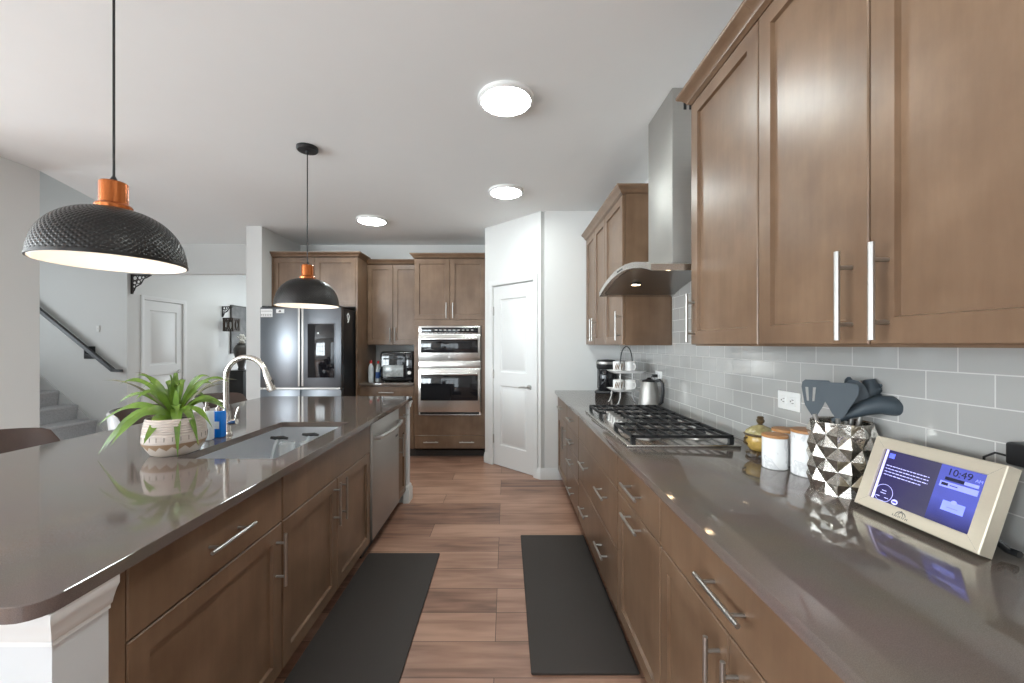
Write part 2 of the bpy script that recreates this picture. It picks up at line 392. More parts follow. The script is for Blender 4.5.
def casing(name, x0, x1, top, loc, rot, wd_=.062, t=.016):
    b = MB()
    prof = [(0, .0), (.006, -t*.6), (.02, -t*.7), (.045, -t), (wd_, -t*.85), (wd_, 0)]
    def strip(side):
        if side == 0: b.add_strip = None
    for sx, x in ((-1, x0), (1, x1)):
        vs_ = []
        ring0 = [(x+sx*a, y, 0) for a, y in prof]; ring1 = [(x+sx*a, y, top+a) for a, y in prof]
        b.rings([ring0, ring1], True, True, True, False)
    b.rings([[(x0-a, y, top+a) for a, y in prof], [(x1+a, y, top+a) for a, y in prof]], True, True, True, False)
    o = struct(b.build(name, 'trim')); o.location = loc; o.rotation_euler = (0, 0, rot); return o
casing('trim_1', dl0-.004, dl1+.004, dtop+.006, PA, PANG)
def baseboard(name, x0, x1, loc, rot, h=.115, t=.014):
    prof = [(0, 0), (-t, 0), (-t, h*.72), (-t*.55, h*.86), (-t*.4, h), (0, h)]
    b = MB(); b.rings([[(x0, y, z) for y, z in prof], [(x1, y, z) for y, z in prof]], True, True, True, False)
    o = struct(b.build(name, 'trim')); o.location = loc; o.rotation_euler = (0, 0, rot); return o
baseboard('baseboard_pantry', dl1+.066, PL+.006, PA, PANG)
baseboard('baseboard_diagonal', -.006, dl0-.066, PA, PANG)
baseboard('baseboard_right', .352, .585, (0, 4.14, 0), 0)
# stub wall beside the fridge, hall, header
struct(MB().box(-3.01, -2.83, 4.67, 9.0, 0, CZ).build('wall_stub', 'wall'), 'white stub wall left of the fridge')
struct(MB().box(-5.17, -3.01, 5.5, 5.62, 2.352, CZ).build('wall_header', 'wall'))

# hall left wall with door opening
hd0, hd1, hdt = 5.93, 6.63, 2.04
struct(MB().box(-5.44, -5.32, 5.625, hd0-.004, 0, CZ).box(-5.44, -5.32, hd1+.004, 9.0, 0, CZ).box(-5.44, -5.32, hd0-.004, hd1+.004, hdt+.006, CZ).build('wall_hall', 'wall'))
panel_door('door_2', hd1-hd0, hdt, 'trim', [(.24, .92), (1.07, 1.90)], True, .95, (-5.332, hd0, 0), PI/2)
casing('trim_2', hd0-.004, hd1+.004, hdt+.006, (-5.32, 0, 0), PI/2)
baseboard('baseboard_hall', hd1+.066, 8.95, (-5.32, 0, 0), PI/2)
# stairwell
struct(MB().box(-7.4, -5.17, 5.5, 5.62, 0, 5.0).box(-5.17, -4.3, 5.51, 5.62, CZ+.13, 5.0).build('wall_stair', 'wall'), 'white wall behind the carpeted stairs')

sw = MB()
sw.prism([(-3.68, 3.18), (-4.46, 5.5), (-4.46, 5.72), (-4.36, 5.72), (-3.58, 3.20)], 'z', CZ+.12, 5.0)
struct(sw.build('wall_stair_upper', 'wall'))
struct(MB().box(-7.4, -3.68, 3.06, 3.18, CZ, 5.0).build('wall_stair_front', 'wall'))
# left wall beside the dining area
struct(MB().box(-3.80, -3.68, 2.30, 3.18, 0, CZ).box(-7.4, -3.80, 2.30, 2.42, 0, CZ).build('wall_left', 'wall'), 'white wall at the left edge')
# walls behind the camera with windows, and their frames
def wall_with_hole(name, axis, fixed0, fixed1, a0, a1, holes):
    b = MB(); cur = a0
    def bx(u0, u1, z0, z1):
        if axis == 'x': b.box(u0, u1, fixed0, fixed1, z0, z1)
        else: b.box(fixed0, fixed1, u0, u1, z0, z1)
    for h0, h1, z0, z1 in holes:
        bx(cur, h0, 0, CZ); bx(h0, h1, z1, CZ)
        if z0 > 0: bx(h0, h1, 0, z0)
        cur = h1
    bx(cur, a1, 0, CZ)
    return struct(b.build(name, 'wall'))
wall_with_hole('wall_rear', 'x', -2.8, -2.7, -7.4, WX, [(-6.9, -4.3, .55, 2.35), (-2.95, -.55, .08, 2.3)])
wall_with_hole('wall_hall_end', 'x', 9.0, 9.1, -5.44, -3.01, [(-4.95, -3.4, .3, 2.4)])  # opening added to let the hall fill light in
struct(MB().box(-7.5, -7.4, 2.3, 3.2, 0, 5.0).box(-7.5, -7.4, 4.4, 5.72, 0, 5.0).box(-7.5, -7.4, 3.2, 4.4, 2.4, 5.0).box(-7.5, -7.4, 3.2, 4.4, 0, .15).build('wall_stair_end', 'wall'))  # opening invented for the foyer fill light
wall_with_hole('wall_dining', 'y', -7.5, -7.4, -2.8, 2.3, [(-1.6, 1.6, .55, 2.35)])
def win(name, axis, u0, u1, z0, z1, at, nu, nz):
    b = MB()
    def bx(a0, a1, c0, c1, d=.03):
        if axis == 'x': b.box(a0, a1, at-d, at+d, c0, c1)
        else: b.box(at-d, at+d, a0, a1, c0, c1)
    f = .05
    bx(u0, u1, z0, z0+f); bx(u0, u1, z1-f, z1); bx(u0, u0+f, z0+f, z1-f); bx(u1-f, u1, z0+f, z1-f)
    for i in range(1, nu):
        x = u0+(u1-u0)*i/nu; bx(x-.022, x+.022, z0+f, z1-f, .02)
    for j in range(1, nz):
        z = z0+(z1-z0)*j/nz; bx(u0+f, u1-f, z-.013, z+.013, .012)
    return struct(b.build(name, 'trim'))
win('window_1', 'x', -6.9, -4.3, .55, 2.35, -2.75, 4, 3)
win('window_2', 'x', -2.95, -.55, .08, 2.3, -2.75, 4, 4)
win('fill_window_hall', 'x', -4.95, -3.4, .3, 2.4, 9.05, 3, 3)  # invented window framing the hall fill, out of view
win('fill_window_foyer', 'y', 3.2, 4.4, .15, 2.4, -7.45, 2, 4)  # made-up foyer window, there for the fill on the stairs
win('window_3', 'y', -1.6, 1.6, .55, 2.35, -7.45, 5, 3)

# stairs and skirt
st = MB()
for k in range(7):
    zt = .182+.193*k; nx = -5.327-.256*k
    st.prism([(nx, max(0, zt-.193)), (nx+.012, zt-.05), (nx+.022, zt-.03), (nx+.018, zt-.008), (nx, zt), (nx-.30, zt), (nx-.30, max(0, zt-.193))], 'y', 4.45, 5.482)
    if k > 0: st.box(nx-.30, nx-.02, 4.45, 5.482, 0, zt-.19)
tag(st.build('staircase', 'carpet'), 'grey carpeted stairs climbing left behind the island', 'stairs')
sk = MB().prism([(-5.22, 0), (-5.22, .10), (-5.40, .145), (-7.38, 1.88), (-7.38, 1.5), (-5.5, 0)], 'y', 5.486, 5.4995)
struct(sk.build('trim_3', 'trim'))
hr = thing('handrail', 'black sloping handrail on the wall above the carpeted stairs', 'handrail', (-6.2, 5.43, 1.64))
b = MB()
R0 = Vector((-7.1, 5.43, 2.508)); R1 = Vector((-5.295, 5.43, 1.032)); R2 = Vector((-5.18, 5.43, 1.028))
def bar(b, p0, p1, hw, hh):
    d = (p1-p0).normalized(); s = Vector((0, 1, 0)); u = s.cross(d).normalized()
    def r(p): return [p+s*hw+u*hh, p-s*hw+u*hh*.6, p-s*hw-u*hh, p+s*hw-u*hh]
    b.rings([r(p0), r(p1)], True, True, True, False)
base = Vector(hr.location)
bar(b, R0-base, R1-base, .022, .026); bar(b, R1-base-Vector((.01, 0, 0)), R2-base, .022, .020)
b.build('rail', 'blackmetal', hr)
pb = Vector((-5.674, 5.485, 1.29))-base
MB().box(pb.x-.075, pb.x+.075, pb.y, pb.y+.013, pb.z-.10, pb.z+.07, .004).build('mounting_plate', 'blackmetal', hr)
MB().tube([(pb.x, pb.y, pb.z-.03), (pb.x, pb.y-.05, pb.z-.02), (pb.x, pb.y-.055, pb.z+.06)], .010).build('bracket', 'blackmetal', hr)
sp = thing('wall_plate', 'small white switch plate on the wall above the handrail', 'switch', (-5.56, 5.493, 1.60)); sp.scale = (.6, 1, .7)
MB().box(-.035, .035, -.006, .006, -.057, .057, .003).build('plate', 'white', sp)
MB().box(-.008, .008, -.012, -.005, -.018, .018, .002).build('toggle', 'white', sp)

# ---------------------------------------------------------------- cabinets
def pull(parent, o, cx, cz, L=.18, y=0.0, off=.035, r=.0062, m='chrome'):
    b = MB()
    if o == 'h':
        b.cyl((cx-L/2, y-off, cz), (cx+L/2, y-off, cz), r, 10)
        for s_ in (-1, 1): b.cyl((cx+s_*L*.32, y-off, cz), (cx+s_*L*.32, y, cz), r*.8, 8)
    else:
        b.cyl((cx, y-off, cz-L/2), (cx, y-off, cz+L/2), r, 10)
        for s_ in (-1, 1): b.cyl((cx, y-off, cz+s_*L*.32), (cx, y, cz+s_*L*.32), r*.8, 8)
    return b.build('handle', m, parent)
def cabinet(label, loc, rot, wd_, d, z0, z1, fronts, group=None, toe=0.0, crown=None, cut=None, name='base_cabinet', side_frame=False, extra=None):
    t = thing(name, label, 'cabinet', loc, rot, group)
    b = MB()
    if cut:
        x0, x1, c0, c1 = cut
        b.box(0, x0, .022, d, z0, z1).box(x1, wd_, .022, d, z0, z1).box(x0, x1, .022, d, z0, c0).box(x0, x1, .022, d, c1, z1)
    else:
        b.box(0, wd_, .022, d, z0, z1)
    b.build('body', 'wood', t)
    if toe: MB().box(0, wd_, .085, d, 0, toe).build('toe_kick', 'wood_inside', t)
    for f in fronts:
        kind, x0, x1, a0, a1, style, hs = f
        p = MB().front(x0+.002, x1-.002, a0, a1, shaker=(style == 'shaker')).build(kind, 'wood', t)
        for (o, cx, cz, L) in hs: pull(p, o, cx, cz, L)
    if crown:
        L0, L1 = crown   # overhang flags at local x=0 and x=w
        lev = [(0, 0.0), (.006, .006), (.014, .010), (.016, .018), (.030, .034), (.044, .044), (.048, .050), (.048, .058), (0, .058)]
        R = []
        for off, dz in lev:
            zz = z1+dz-.001; rd = min(d, .262)
            R.append([(-off*L0, -off, zz), (wd_+off*L1, -off, zz), (wd_+off*L1, rd, zz), (wd_, rd, zz), (wd_, d, zz), (0, d, zz), (0, rd, zz), (-off*L0, rd, zz)])
        cbm = MB().rings(R, True, True, True, False); bmesh.ops.remove_doubles(cbm.b, verts=list(cbm.b.verts), dist=1e-6); cbm.build('crown_molding', 'wood', t)
    return t
TK = .105; TOP = .882; D1 = .692   # base: drawer row from D1 up
XR = .53; XI = -.875
RR = -PI/2; RI = PI/2; BD = WX-XR-.004
G1 = 'base cabinets under the long right counter'
def right_cab(ya, yb, label, fronts, **k):
    return cabinet(label, (XR, yb, 0), RR, yb-ya, BD, TK, TOP, fronts, G1, TK, **k)
zt0, zt1 = D1+.004, TOP-.012
w_ = .615
right_cab(3.505, 4.12, 'brown base cabinet with a door at the far end by the pantry wall', [('drawer', 0, w_, zt0, zt1, 'slab', [('h', w_/2, .785, .19)]), ('door', 0, w_, TK+.005, D1, 'shaker', [('v', w_-.05, .56, .20)])])
w_ = .557
right_cab(2.946, 3.503, 'brown base cabinet with four narrow drawers beyond the cooktop', [('drawer', 0, w_, zt0, zt1, 'slab', [('h', w_/2, .785, .19)]), ('drawer', 0, w_, .525, D1, 'slab', [('h', w_/2, .61, .19)]),
    ('drawer', 0, w_, .362, .521, 'slab', [('h', w_/2, .445, .19)]), ('drawer', 0, w_, TK+.005, .358, 'slab', [('h', w_/2, .215, .19)])])
w_ = 1.032
right_cab(1.912, 2.944, 'wide brown base cabinet with two deep drawers below the gas cooktop', [('drawer', 0, w_, zt0, zt1, 'slab', []), ('drawer', 0, w_, .408, D1, 'slab', [('h', w_*.26, .58, .19), ('h', w_*.74, .58, .19)]),
    ('drawer', 0, w_, TK+.005, .404, 'slab', [('h', w_*.26, .27, .19), ('h', w_*.74, .27, .19)])])
w_ = .522
right_cab(1.388, 1.910, 'brown pull-out cabinet whose door has a horizontal handle at its top', [('drawer', 0, w_, zt0, zt1, 'slab', [('h', w_/2, .782, .20)]), ('door', 0, w_, TK+.005, D1, 'shaker', [('h', w_/2, .652, .20)])])
w_ = .85
right_cab(.536, 1.386, 'brown base cabinet with one wide drawer over two doors, below the utensil holder and display', [('drawer', 0, w_, zt0, zt1, 'slab', [('h', w_/2, .782, .20)]),
    ('door', 0, w_/2, TK+.005, D1, 'shaker', [('v', w_/2-.04, .56, .20)]), ('door', w_/2, w_, TK+.005, D1, 'shaker', [('v', w_/2+.04, .56, .20)])])
w_ = .87
right_cab(-.338, .532, 'brown base cabinet at the near end of the long counter', [('drawer', 0, w_, zt0, zt1, 'slab', [('h', w_/2, .782, .20)]),
    ('door', 0, w_/2, TK+.005, D1, 'shaker', [('v', w_/2-.04, .56, .20)]), ('door', w_/2, w_, TK+.005, D1, 'shaker', [('v', w_/2+.04, .56, .20)])])
# upper cabinets on the right wall
UX = .82; UD = WX-UX-.004; U0 = 1.385; U1 = 2.447
G2 = 'upper cabinets on the right wall'
def upper(ya, yb, label, fronts, crown):
    return cabinet(label, (UX, yb, 0), RR, yb-ya, UD, U0-.006, U1, fronts, G2, 0, crown, name='wall_cabinet')
w_ = .475
upper(1.312, 1.788, 'single-door brown wall cabinet beside the near side of the hood', [('door', 0, w_, U0, U1-.004, 'shaker', [('v', .035, 1.50, .21)])], (1, 0))
w_ = .80
upper(.511, 1.311, 'double-door brown wall cabinet nearest the camera, above the utensil holder', [('door', 0, w_/2, U0, U1-.004, 'shaker', [('v', w_/2-.045, 1.50, .21)]), ('door', w_/2, w_, U0, U1-.004, 'shaker', [('v', w_/2+.045, 1.50, .21)])], (0, 0))
w_ = .50
upper(2.845, 3.345, 'single-door brown wall cabinet on the far side of the hood', [('door', 0, w_, U0, U1-.004, 'shaker', [('v', w_-.05, 1.52, .21)])], (0, 1))
w_ = .78
upper(3.346, 4.126, 'double-door brown wall cabinet against the pantry wall, above the coffee maker', [('door', 0, w_/2, U0, U1-.004, 'shaker', [('v', w_/2-.045, 1.52, .21)]), ('door', w_/2, w_, U0, U1-.004, 'shaker', [('v', w_/2+.045, 1.52, .21)])], (0, 0))
# right countertop
ct = MB().box(.501, WX-.007, -.35, 4.137, .884, .914, .0018)
tag(ct.build('countertop', 'quartz'), 'long dark taupe quartz countertop along the right wall', 'countertop')

# ---- island
G3 = 'cabinets of the kitchen island'
def isl(ya, yb, label, fronts, **k):
    return cabinet(label, (XI, ya, 0), RI, yb-ya, .62, TK, TOP, fronts, G3, TK, **k)
w_ = .646
isl(.93, 1.576, 'island cabinet with a drawer over one door, nearest the camera', [('drawer', 0, w_, zt0, zt1, 'slab', [('h', w_/2, .787, .20)]), ('door', 0, w_, TK+.005, D1, 'shaker', [('v', w_-.04, .565, .20)])])
w_ = 1.018
isl(1.58, 2.598, 'wide island cabinet with two doors below the sink', [('drawer', 0, w_, zt0, zt1, 'slab', []), ('door', 0, w_/2, TK+.005, D1, 'shaker', [('v', w_/2-.04, .575, .22)]), ('door', w_/2, w_, TK+.005, D1, 'shaker', [('v', w_/2+.04, .575, .22)])], cut=None)
w_ = .262
isl(3.258, 3.52, 'narrow island cabinet beyond the dishwasher', [('drawer', 0, w_, zt0, zt1, 'slab', [('h', w_/2, .785, .13)]), ('door', 0, w_, TK+.005, D1, 'shaker', [('v', .04, .56, .18)])])
# open the body of the sink cabinet for the bowl
for o in bpy.data.objects:
    if o.name.startswith('body') and o.parent and 'below the sink' in o.parent.get('label', ''):
        me = o.data; bm = bmesh.new()
        t = MB(); t.b = bm
        W = 1.018
        t.box(0, W, .022, .62, TK, .64).box(0, W, .022, .055, .64, TOP).box(0, W, .56, .62, .64, TOP).box(0, .05, .055, .56, .64, TOP).box(.93, W, .055, .56, .64, TOP)
        bmesh.ops.recalc_face_normals(bm, faces=list(bm.faces)); bm.to_mesh(me); bm.free()
struct(MB().box(-1.97, XI+.002, .775, .885, 0, .882).box(-1.97, -1.50, .885, 3.53, 0, .882).box(-1.97, XI+.012, 3.53, 3.62, 0, .882).build('wall_island', 'island_paint'), 'white panelled end and back of the island')
struct(MB().box(XI-.62, XI-.002, .887, .928, 0, .882).build('trim_filler', 'wood'))
# moulding under the counter on the near end wall, and base on the far post
def end_mould(name, x1, y0, y1, prof, z, x0=-1.97):
    b = MB(); R = []
    for off, dz in prof:
        R.append([(x0-off, y0-off, z+dz), (x1+off, y0-off, z+dz), (x1+off, y1, z+dz), (x0-off, y1, z+dz)])
    b.rings(R, True, True, True, False)
    return struct(b.build(name, 'trim'))
end_mould('trim_4', XI+.002, .775, .884, [(0, -.075), (.006, -.075), (.006, -.066), (.010, -.062), (.013, -.05), (.020, -.030), (.026, -.018), (.026, 0)], .8825)
b = MB(); R = []
for off, z in [(.020, 0), (.020, .105), (.012, .12), (.012, .135), (0, .15)]:
    R.append([(XI-.02, 3.53-off, z), (XI+.012+off, 3.53-off, z), (XI+.012+off, 3.62+off, z), (XI-.02, 3.62+off, z)])
b.rings(R, True, True, True, False)
struct(b.build('trim_5', 'trim'))
b = MB(); R = []
for off, z in [(0, .82), (.010, .83), (.012, .85), (.022, .872), (.022, .8825)]:
    R.append([(XI-.02, 3.53-off, z), (XI+.012+off, 3.53-off, z), (XI+.012+off, 3.62+off*.5, z), (XI-.02, 3.62+off*.5, z)])
b.rings(R, True, True, True, False); struct(b.build('trim_6', 'trim'))
# island countertop with a hole for the sink
SX0, SX1, SY0, SY1 = -1.364, -.953, 1.663, 2.45
def slab_with_hole(x0, x1, y0, y1, z0, z1, h, rad=.05):
    def rr(x0, x1, y0, y1, r, n=5):
        P = []
        for cx, cy, a in ((x1-r, y1-r, 0), (x0+r, y1-r, PI/2), (x0+r, y0+r, PI), (x1-r, y0+r, 3*PI/2)):
            for k in range(n+1): P.append((cx+r*math.cos(a+PI/2*k/n), cy+r*math.sin(a+PI/2*k/n)))
        return P
    O = rr(x0, x1, y0, y1, rad); Oi = rr(x0+.0015, x1-.0015, y0+.0015, y1-.0015, rad)
    I = rr(*h, .012)
    b = MB()
    R = [[(x, y, z0) for x, y in I], [(x, y, z0) for x, y in O], [(x, y, z1-.0015) for x, y in O], [(x, y, z1) for x, y in Oi], [(x, y, z1) for x, y in I], [(x, y, z0) for x, y in I]]
    b.rings(R, True, False, False, False)
    bmesh.ops.remove_doubles(b.b, verts=list(b.b.verts), dist=1e-6)
    return b
tag(slab_with_hole(-2.18, -.844, .72, 3.67, .884, .914, (SX0, SX1, SY0, SY1)).build('countertop', 'quartz'), 'dark taupe quartz top of the kitchen island, cut out for the sink', 'countertop')
# sink
sk = thing('sink', 'undermounted stainless steel sink in the island countertop', 'sink', ((SX0+SX1)/2, (SY0+SY1)/2, .883))
hx, hy = (SX1-SX0)/2+.006, (SY1-SY0)/2+.006
b = MB()
def rect(ax, ay, z): return [(-ax, -ay, z), (ax, -ay, z), (ax, ay, z), (-ax, ay, z)]
b.rings([rect(hx+.02, hy+.02, 0), rect(hx, hy, -.001), rect(hx-.004, hy-.004, -.19), rect(hx-.025, hy-.025, -.21), rect(.06, .06, -.216)], True, False, True, False)
b.rings([rect(hx+.02, hy+.02, -.001), rect(hx+.008, hy+.008, -.004), rect(hx+.006, hy+.006, -.215), rect(.07, .07, -.225)], True, False, True, False)
b.build('bowl', 'sinksteel', sk)
MB().lathe([(.001, -.213), (.030, -.213), (.045, -.210), (.055, -.212), (.055, -.218)], (0, 0, 0), 24).build('drain', 'chrome', sk)
# faucet
fa = thing('faucet', 'tall brushed nickel gooseneck faucet behind the island sink', 'faucet', (-1.462, 2.105, .914), 0)
MB().lathe([(.030, 0), (.030, .008), (.026, .014), (.0235, .02), (.0225, .10), (.019, .12)], (0, 0, 0), 24).build('base', 'nickel', fa)
pts = [(0, 0, .10), (0, 0, .20), (0, 0, .30)]
for k in range(1, 13):
    a = PI - k*(PI*.93)/12
    pts.append((.105+.105*math.cos(a), 0, .30+.105*math.sin(a)))
MB().tube(pts, .0135, 14).build('spout', 'nickel', fa)
e = Vector(pts[-1]); d = Vector((pts[-1][0]-pts[-2][0], 0, pts[-1][2]-pts[-2][2])).normalized()
MB().tube([e-d*.005, e+d*.03, e+d*.09, e+d*.10], [.0145, .0165, .021, .019], 16).build('spray_head', 'nickel', fa)
pbt = e+d*.045
MB().tube([pbt+Vector((.017, 0, .006)), pbt+Vector((.023, 0, .004))+d*.0, pbt+Vector((.026, 0, -.02))], .005, 8).build('spray_button', 'blackmetal', fa)
MB().tube([(.015, -.003, .065), (.045, -.006, .068), (.060, -.006, .07)], [.013, .015, .014], 14).tube([(.052, -.006, .075), (.058, -.006, .11), (.072, -.006, .145)], [.006, .005, .006], 8).build('lever', 'nickel', fa)
# dishwasher
dw = thing('dishwasher', 'stainless steel dishwasher built into the island', 'dishwasher', (XI, 2.602, 0), RI)
W = .652
MB().box(.004, W-.004, .03, .60, .10, .878).build('body', 'black', dw)
b = MB(); R = []
b.box(.006, W-.006, -.012, .03, .115, .872, .006); b.build('door', 'steel', dw)
MB().box(.02, W-.02, -.006, .03, .8725, .8785).build('control_strip', 'black', dw)
MB().box(.006, W-.006, .06, .10, .0, .113).build('toe_kick', 'black', dw)
hb = MB()
P = [(.055+(W-.11)*k/12, -.045-.022*math.sin(PI*k/12), .775) for k in range(13)]
hb.tube(P, .013, 12)
for x in (.055, W-.055): hb.box(x-.018, x+.018, -.055, -.010, .760, .790, .004)
hb.build('handle', 'chrome', dw)
MB().box(W-.10, W-.04, -.0135, -.0115, .66, .675).build('badge', 'black', dw)

# ---- back wall run
FX0, FX1 = -2.825, -1.79; FY = 4.86
G4 = 'cabinets on the back wall'
# fridge surround
t = thing('fridge_cabinet', 'tall brown cabinet surround with two doors above the fridge', 'cabinet', (FX0, FY, 0), 0, G4)
W = FX1-FX0
MB().box(0, .02, 0, BY-FY-.005, 0, 2.44).build('side_panel', 'wood', t)
MB().box(W-.022, W, 0, BY-FY-.005, 0, 2.44).build('side_panel', 'wood', t)
MB().box(.02, W-.022, .024, BY-FY-.005, 1.84, 2.44).build('body', 'wood', t)
p = MB().front(.021, W/2-.002, 1.85, 2.43).build('door', 'wood', t); pull(p, 'v', W/2-.045, 1.95, .16)
p = MB().front(W/2+.002, W-.024, 1.85, 2.43).build('door', 'wood', t); pull(p, 'v', W/2+.045, 1.95, .16)
lev = [(0, 0.0), (.006, .006), (.014, .010), (.016, .018), (.030, .034), (.044, .044), (.048, .050), (.048, .058), (0, .058)]
MB().rings([[(0, -o_, 2.44+dz), (W+o_, -o_, 2.44+dz), (W+o_, .330, 2.44+dz), (W+.0001*o_, .330, 2.44+dz), (W, .685, 2.44+dz), (0, .685, 2.44+dz)] for o_, dz in lev], True, True, True, False).build('crown_molding', 'wood', t)
# fridge
fr = thing('refrigerator', 'dark stainless french-door refrigerator with a touch screen in its right door', 'fridge', (-2.28, 4.475, 0))
hw = .452
MB().box(-hw+.004, hw-.004, .075, 1.0, .03, 1.79, .004).build('body', 'black', fr)
def fdoor(x0, x1, z0, z1):
    return MB().box(x0, x1, 0, .07, z0, z1, .008)
ld = fdoor(-hw, -.003, .905, 1.80).build('door', 'darksteel', fr); rd = fdoor(.003, hw, .905, 1.80).build('door', 'darksteel', fr)
l2 = fdoor(-hw, -.003, .06, .885).build('door', 'darksteel', fr); r2 = fdoor(.003, hw, .06, .885).build('door', 'darksteel', fr)
for d_, x in ((ld, -.02), (rd, .02)):
    MB().box(x-.012, x+.012, -.002, .02, .92, 1.79, .003).build('recessed_grip', 'steel', d_)
MB().box(-hw+.02, hw-.02, .012, .07, .886, .904).build('chrome_strip', 'steel', fr)
MB().box(.073, .383, -.006, .003, 1.008, 1.623, .004).build('screen_surround', 'darksteel', rd)
MB().box(.082, .374, -.009, -.005, 1.018, 1.612, .003).build('touch_screen', 'blackglass', rd)
for x in (-hw+.06, hw-.06): MB().box(x-.04, x+.04, .0, .10, 1.80, 1.815, .004).build('hinge_cover', 'black', fr)
# papers on the fridge
pn = thing('paper_calendar', 'white printed sheet stuck to the top left corner of the fridge', 'paper', (-2.655, 4.471, 1.735))
MB().box(-.065, .065, -.002, .0, -.045, .045).build('sheet', 'paper', pn)
b = MB()
b.box(-.06, .06, -.0026, -.002, .018, .022)
for r_ in range(2):
    for q in range(6): b.box(-.058+q*.0195, -.046+q*.0195, -.0026, -.002, -.02-r_*.016, -.012-r_*.016)
b.build('print', 'ink', pn)
mg = thing('fridge_magnet', 'small white magnet with a dark emblem beside the printed sheet', 'magnet', (-2.505, 4.470, 1.755))
MB().box(-.045, .045, -.002, .004, -.022, .022, .003).build('magnet_body', 'paper', mg)
MB().prism([(-.02, -.01), (.012, -.012), (.008, .01), (-.006, .012)], 'y', -.0032, -.002).build('emblem', 'ink', mg)
mg2 = thing('fridge_magnet', 'white ribbon-shaped magnet on the black side of the fridge', 'magnet', (-2.28+hw-.001, 4.66, 1.70))
MB().tube([(0, 0, -.06), (.0, .03, -.03), (0, .04, .02), (0, .01, .045), (0, -.02, .02), (0, 0, -.02), (0, .02, -.05)], .006, 8).build('ribbon', 'white', mg2)
# upper pair between fridge and oven
OX0, OX1 = -1.125, -.250; OY = 4.93
W = OX0-FX1-.002
cabinet('double-door brown wall cabinet above the air fryer', (FX1+.001, 5.195, 0), 0, W, BY-5.195-.004, U0-.006, 2.42,
        [('door', 0, W/2, U0, 2.41, 'shaker', [('v', W/2-.03, 1.51, .18)]), ('door', W/2, W, U0, 2.41, 'shaker', [('v', W/2+.03, 1.51, .18)])], G4, 0, (0, 0), name='wall_cabinet')
cabinet('brown base cabinet with a drawer under the air fryer', (FX1+.001, OY, 0), 0, W, BY-OY-.004, TK, TOP,
        [('drawer', 0, W, zt0, zt1, 'slab', [('h', W/2, .80, .18)]), ('door', 0, W/2, TK+.005, D1, 'shaker', [('v', W/2-.04, .56, .18)]), ('door', W/2, W, TK+.005, D1, 'shaker', [('v', W/2+.04, .56, .18)])], G4, TK)
tag(MB().box(FX1+.002, OX0-.002, OY-.03, BY-.004, .884, .914, .003).build('countertop', 'quartz'), 'short quartz countertop between the fridge and the oven tower', 'countertop')
# oven tower
W = OX1-OX0
ot = cabinet('tall brown oven tower cabinet beside the pantry door', (OX0, OY, 0), 0, W, BY-OY-.004, TK, 2.44,
        [('door', .004, W/2, 1.69, 2.43, 'shaker', [('v', W/2-.04, 1.80, .19)]), ('door', W/2, W-.004, 1.69, 2.43, 'shaker', [('v', W/2+.04, 1.80, .19)]),
         ('drawer', .004, W-.004, .115, .272, 'slab', [('h', W*.24, .195, .18), ('h', W*.74, .195, .18)])], G4, .07, (1, 0), cut=(.055, .822, .525, 1.615), name='oven_cabinet')
MB().box(.0, W, .004, .022, .276, .524).build('filler_panel', 'wood', ot)
MB().box(.0, W, .004, .022, 1.616, 1.688).build('filler_panel', 'wood', ot)
MB().box(.0, .054, .004, .022, .525, 1.615).build('filler_panel', 'wood', ot)
MB().box(.823, W, .004, .022, .525, 1.615).build('filler_panel', 'wood', ot)
ov = thing('wall_oven', 'stainless steel microwave and wall oven combination in the tower', 'oven', (OX0+.438, OY-.012, 0))
ow = .377
MB().box(-ow, ow, .0, .5, .53, 1.61).build('housing', 'steel_h', ov)
MB().box(-ow, ow, -.012, 0, 1.51, 1.61, .003).build('control_fascia', 'steel_h', ov)
MB().box(-ow+.03, ow-.03, -.015, -.011, 1.528, 1.592, .002).build('control_panel', 'blackglass', ov)
b = MB()
for q in range(9): b.box(-.18+q*.055, -.15+q*.055, -.0158, -.015, 1.556, 1.566)
b.build('control_marks', 'steel', ov)
b = MB()
for q in range(12): b.box(-.30+q*.05, -.265+q*.05, -.0128, -.012, 1.515, 1.521)
b.build('vent_slots', 'black', ov)
md = MB().box(-ow, ow, -.035, 0, 1.185, 1.502, .005).build('microwave_door', 'steel_h', ov)
MB().box(-ow+.03, ow-.03, -.038, -.034, 1.285, 1.46, .002).build('door_window', 'blackglass', md)
MB().lathe([(.001, 0), (.012, 0), (.012, .003)], (0, 0, 0), 16).build('emblem', 'chrome', md).matrix_local = Matrix.Translation((0, -.035, 1.235)) @ Matrix.Rotation(PI/2, 4, 'X')
b = MB().box(-ow+.025, ow-.025, -.085, -.062, 1.437, 1.470, .009).box(-ow+.035, -ow+.065, -.065, -.03, 1.44, 1.465).box(ow-.065, ow-.035, -.065, -.03, 1.44, 1.465)
b.build('handle', 'steel_h', md)
lod = MB().box(-ow, ow, -.035, 0, .565, 1.085, .005).build('oven_door', 'steel_h', ov)
MB().box(-ow+.03, ow-.03, -.038, -.034, .705, 1.03, .002).build('door_window', 'blackglass', lod)
b = MB().box(-ow+.025, ow-.025, -.085, -.062, 1.015, 1.048, .009).box(-ow+.035, -ow+.065, -.065, -.03, 1.018, 1.043).box(ow-.065, ow-.035, -.065, -.03, 1.018, 1.043)
b.build('handle', 'steel_h', lod)
MB().box(-ow, ow, -.02, 0, 1.095, 1.178, .003).build('middle_fascia', 'steel_h', ov)
MB().box(-ow+.02, ow-.02, -.008, 0, .535, .56).build('vent', 'black', ov)
MB().box(-ow, ow, -.018, 0, .526, .536).build('bottom_trim', 'steel_h', ov)
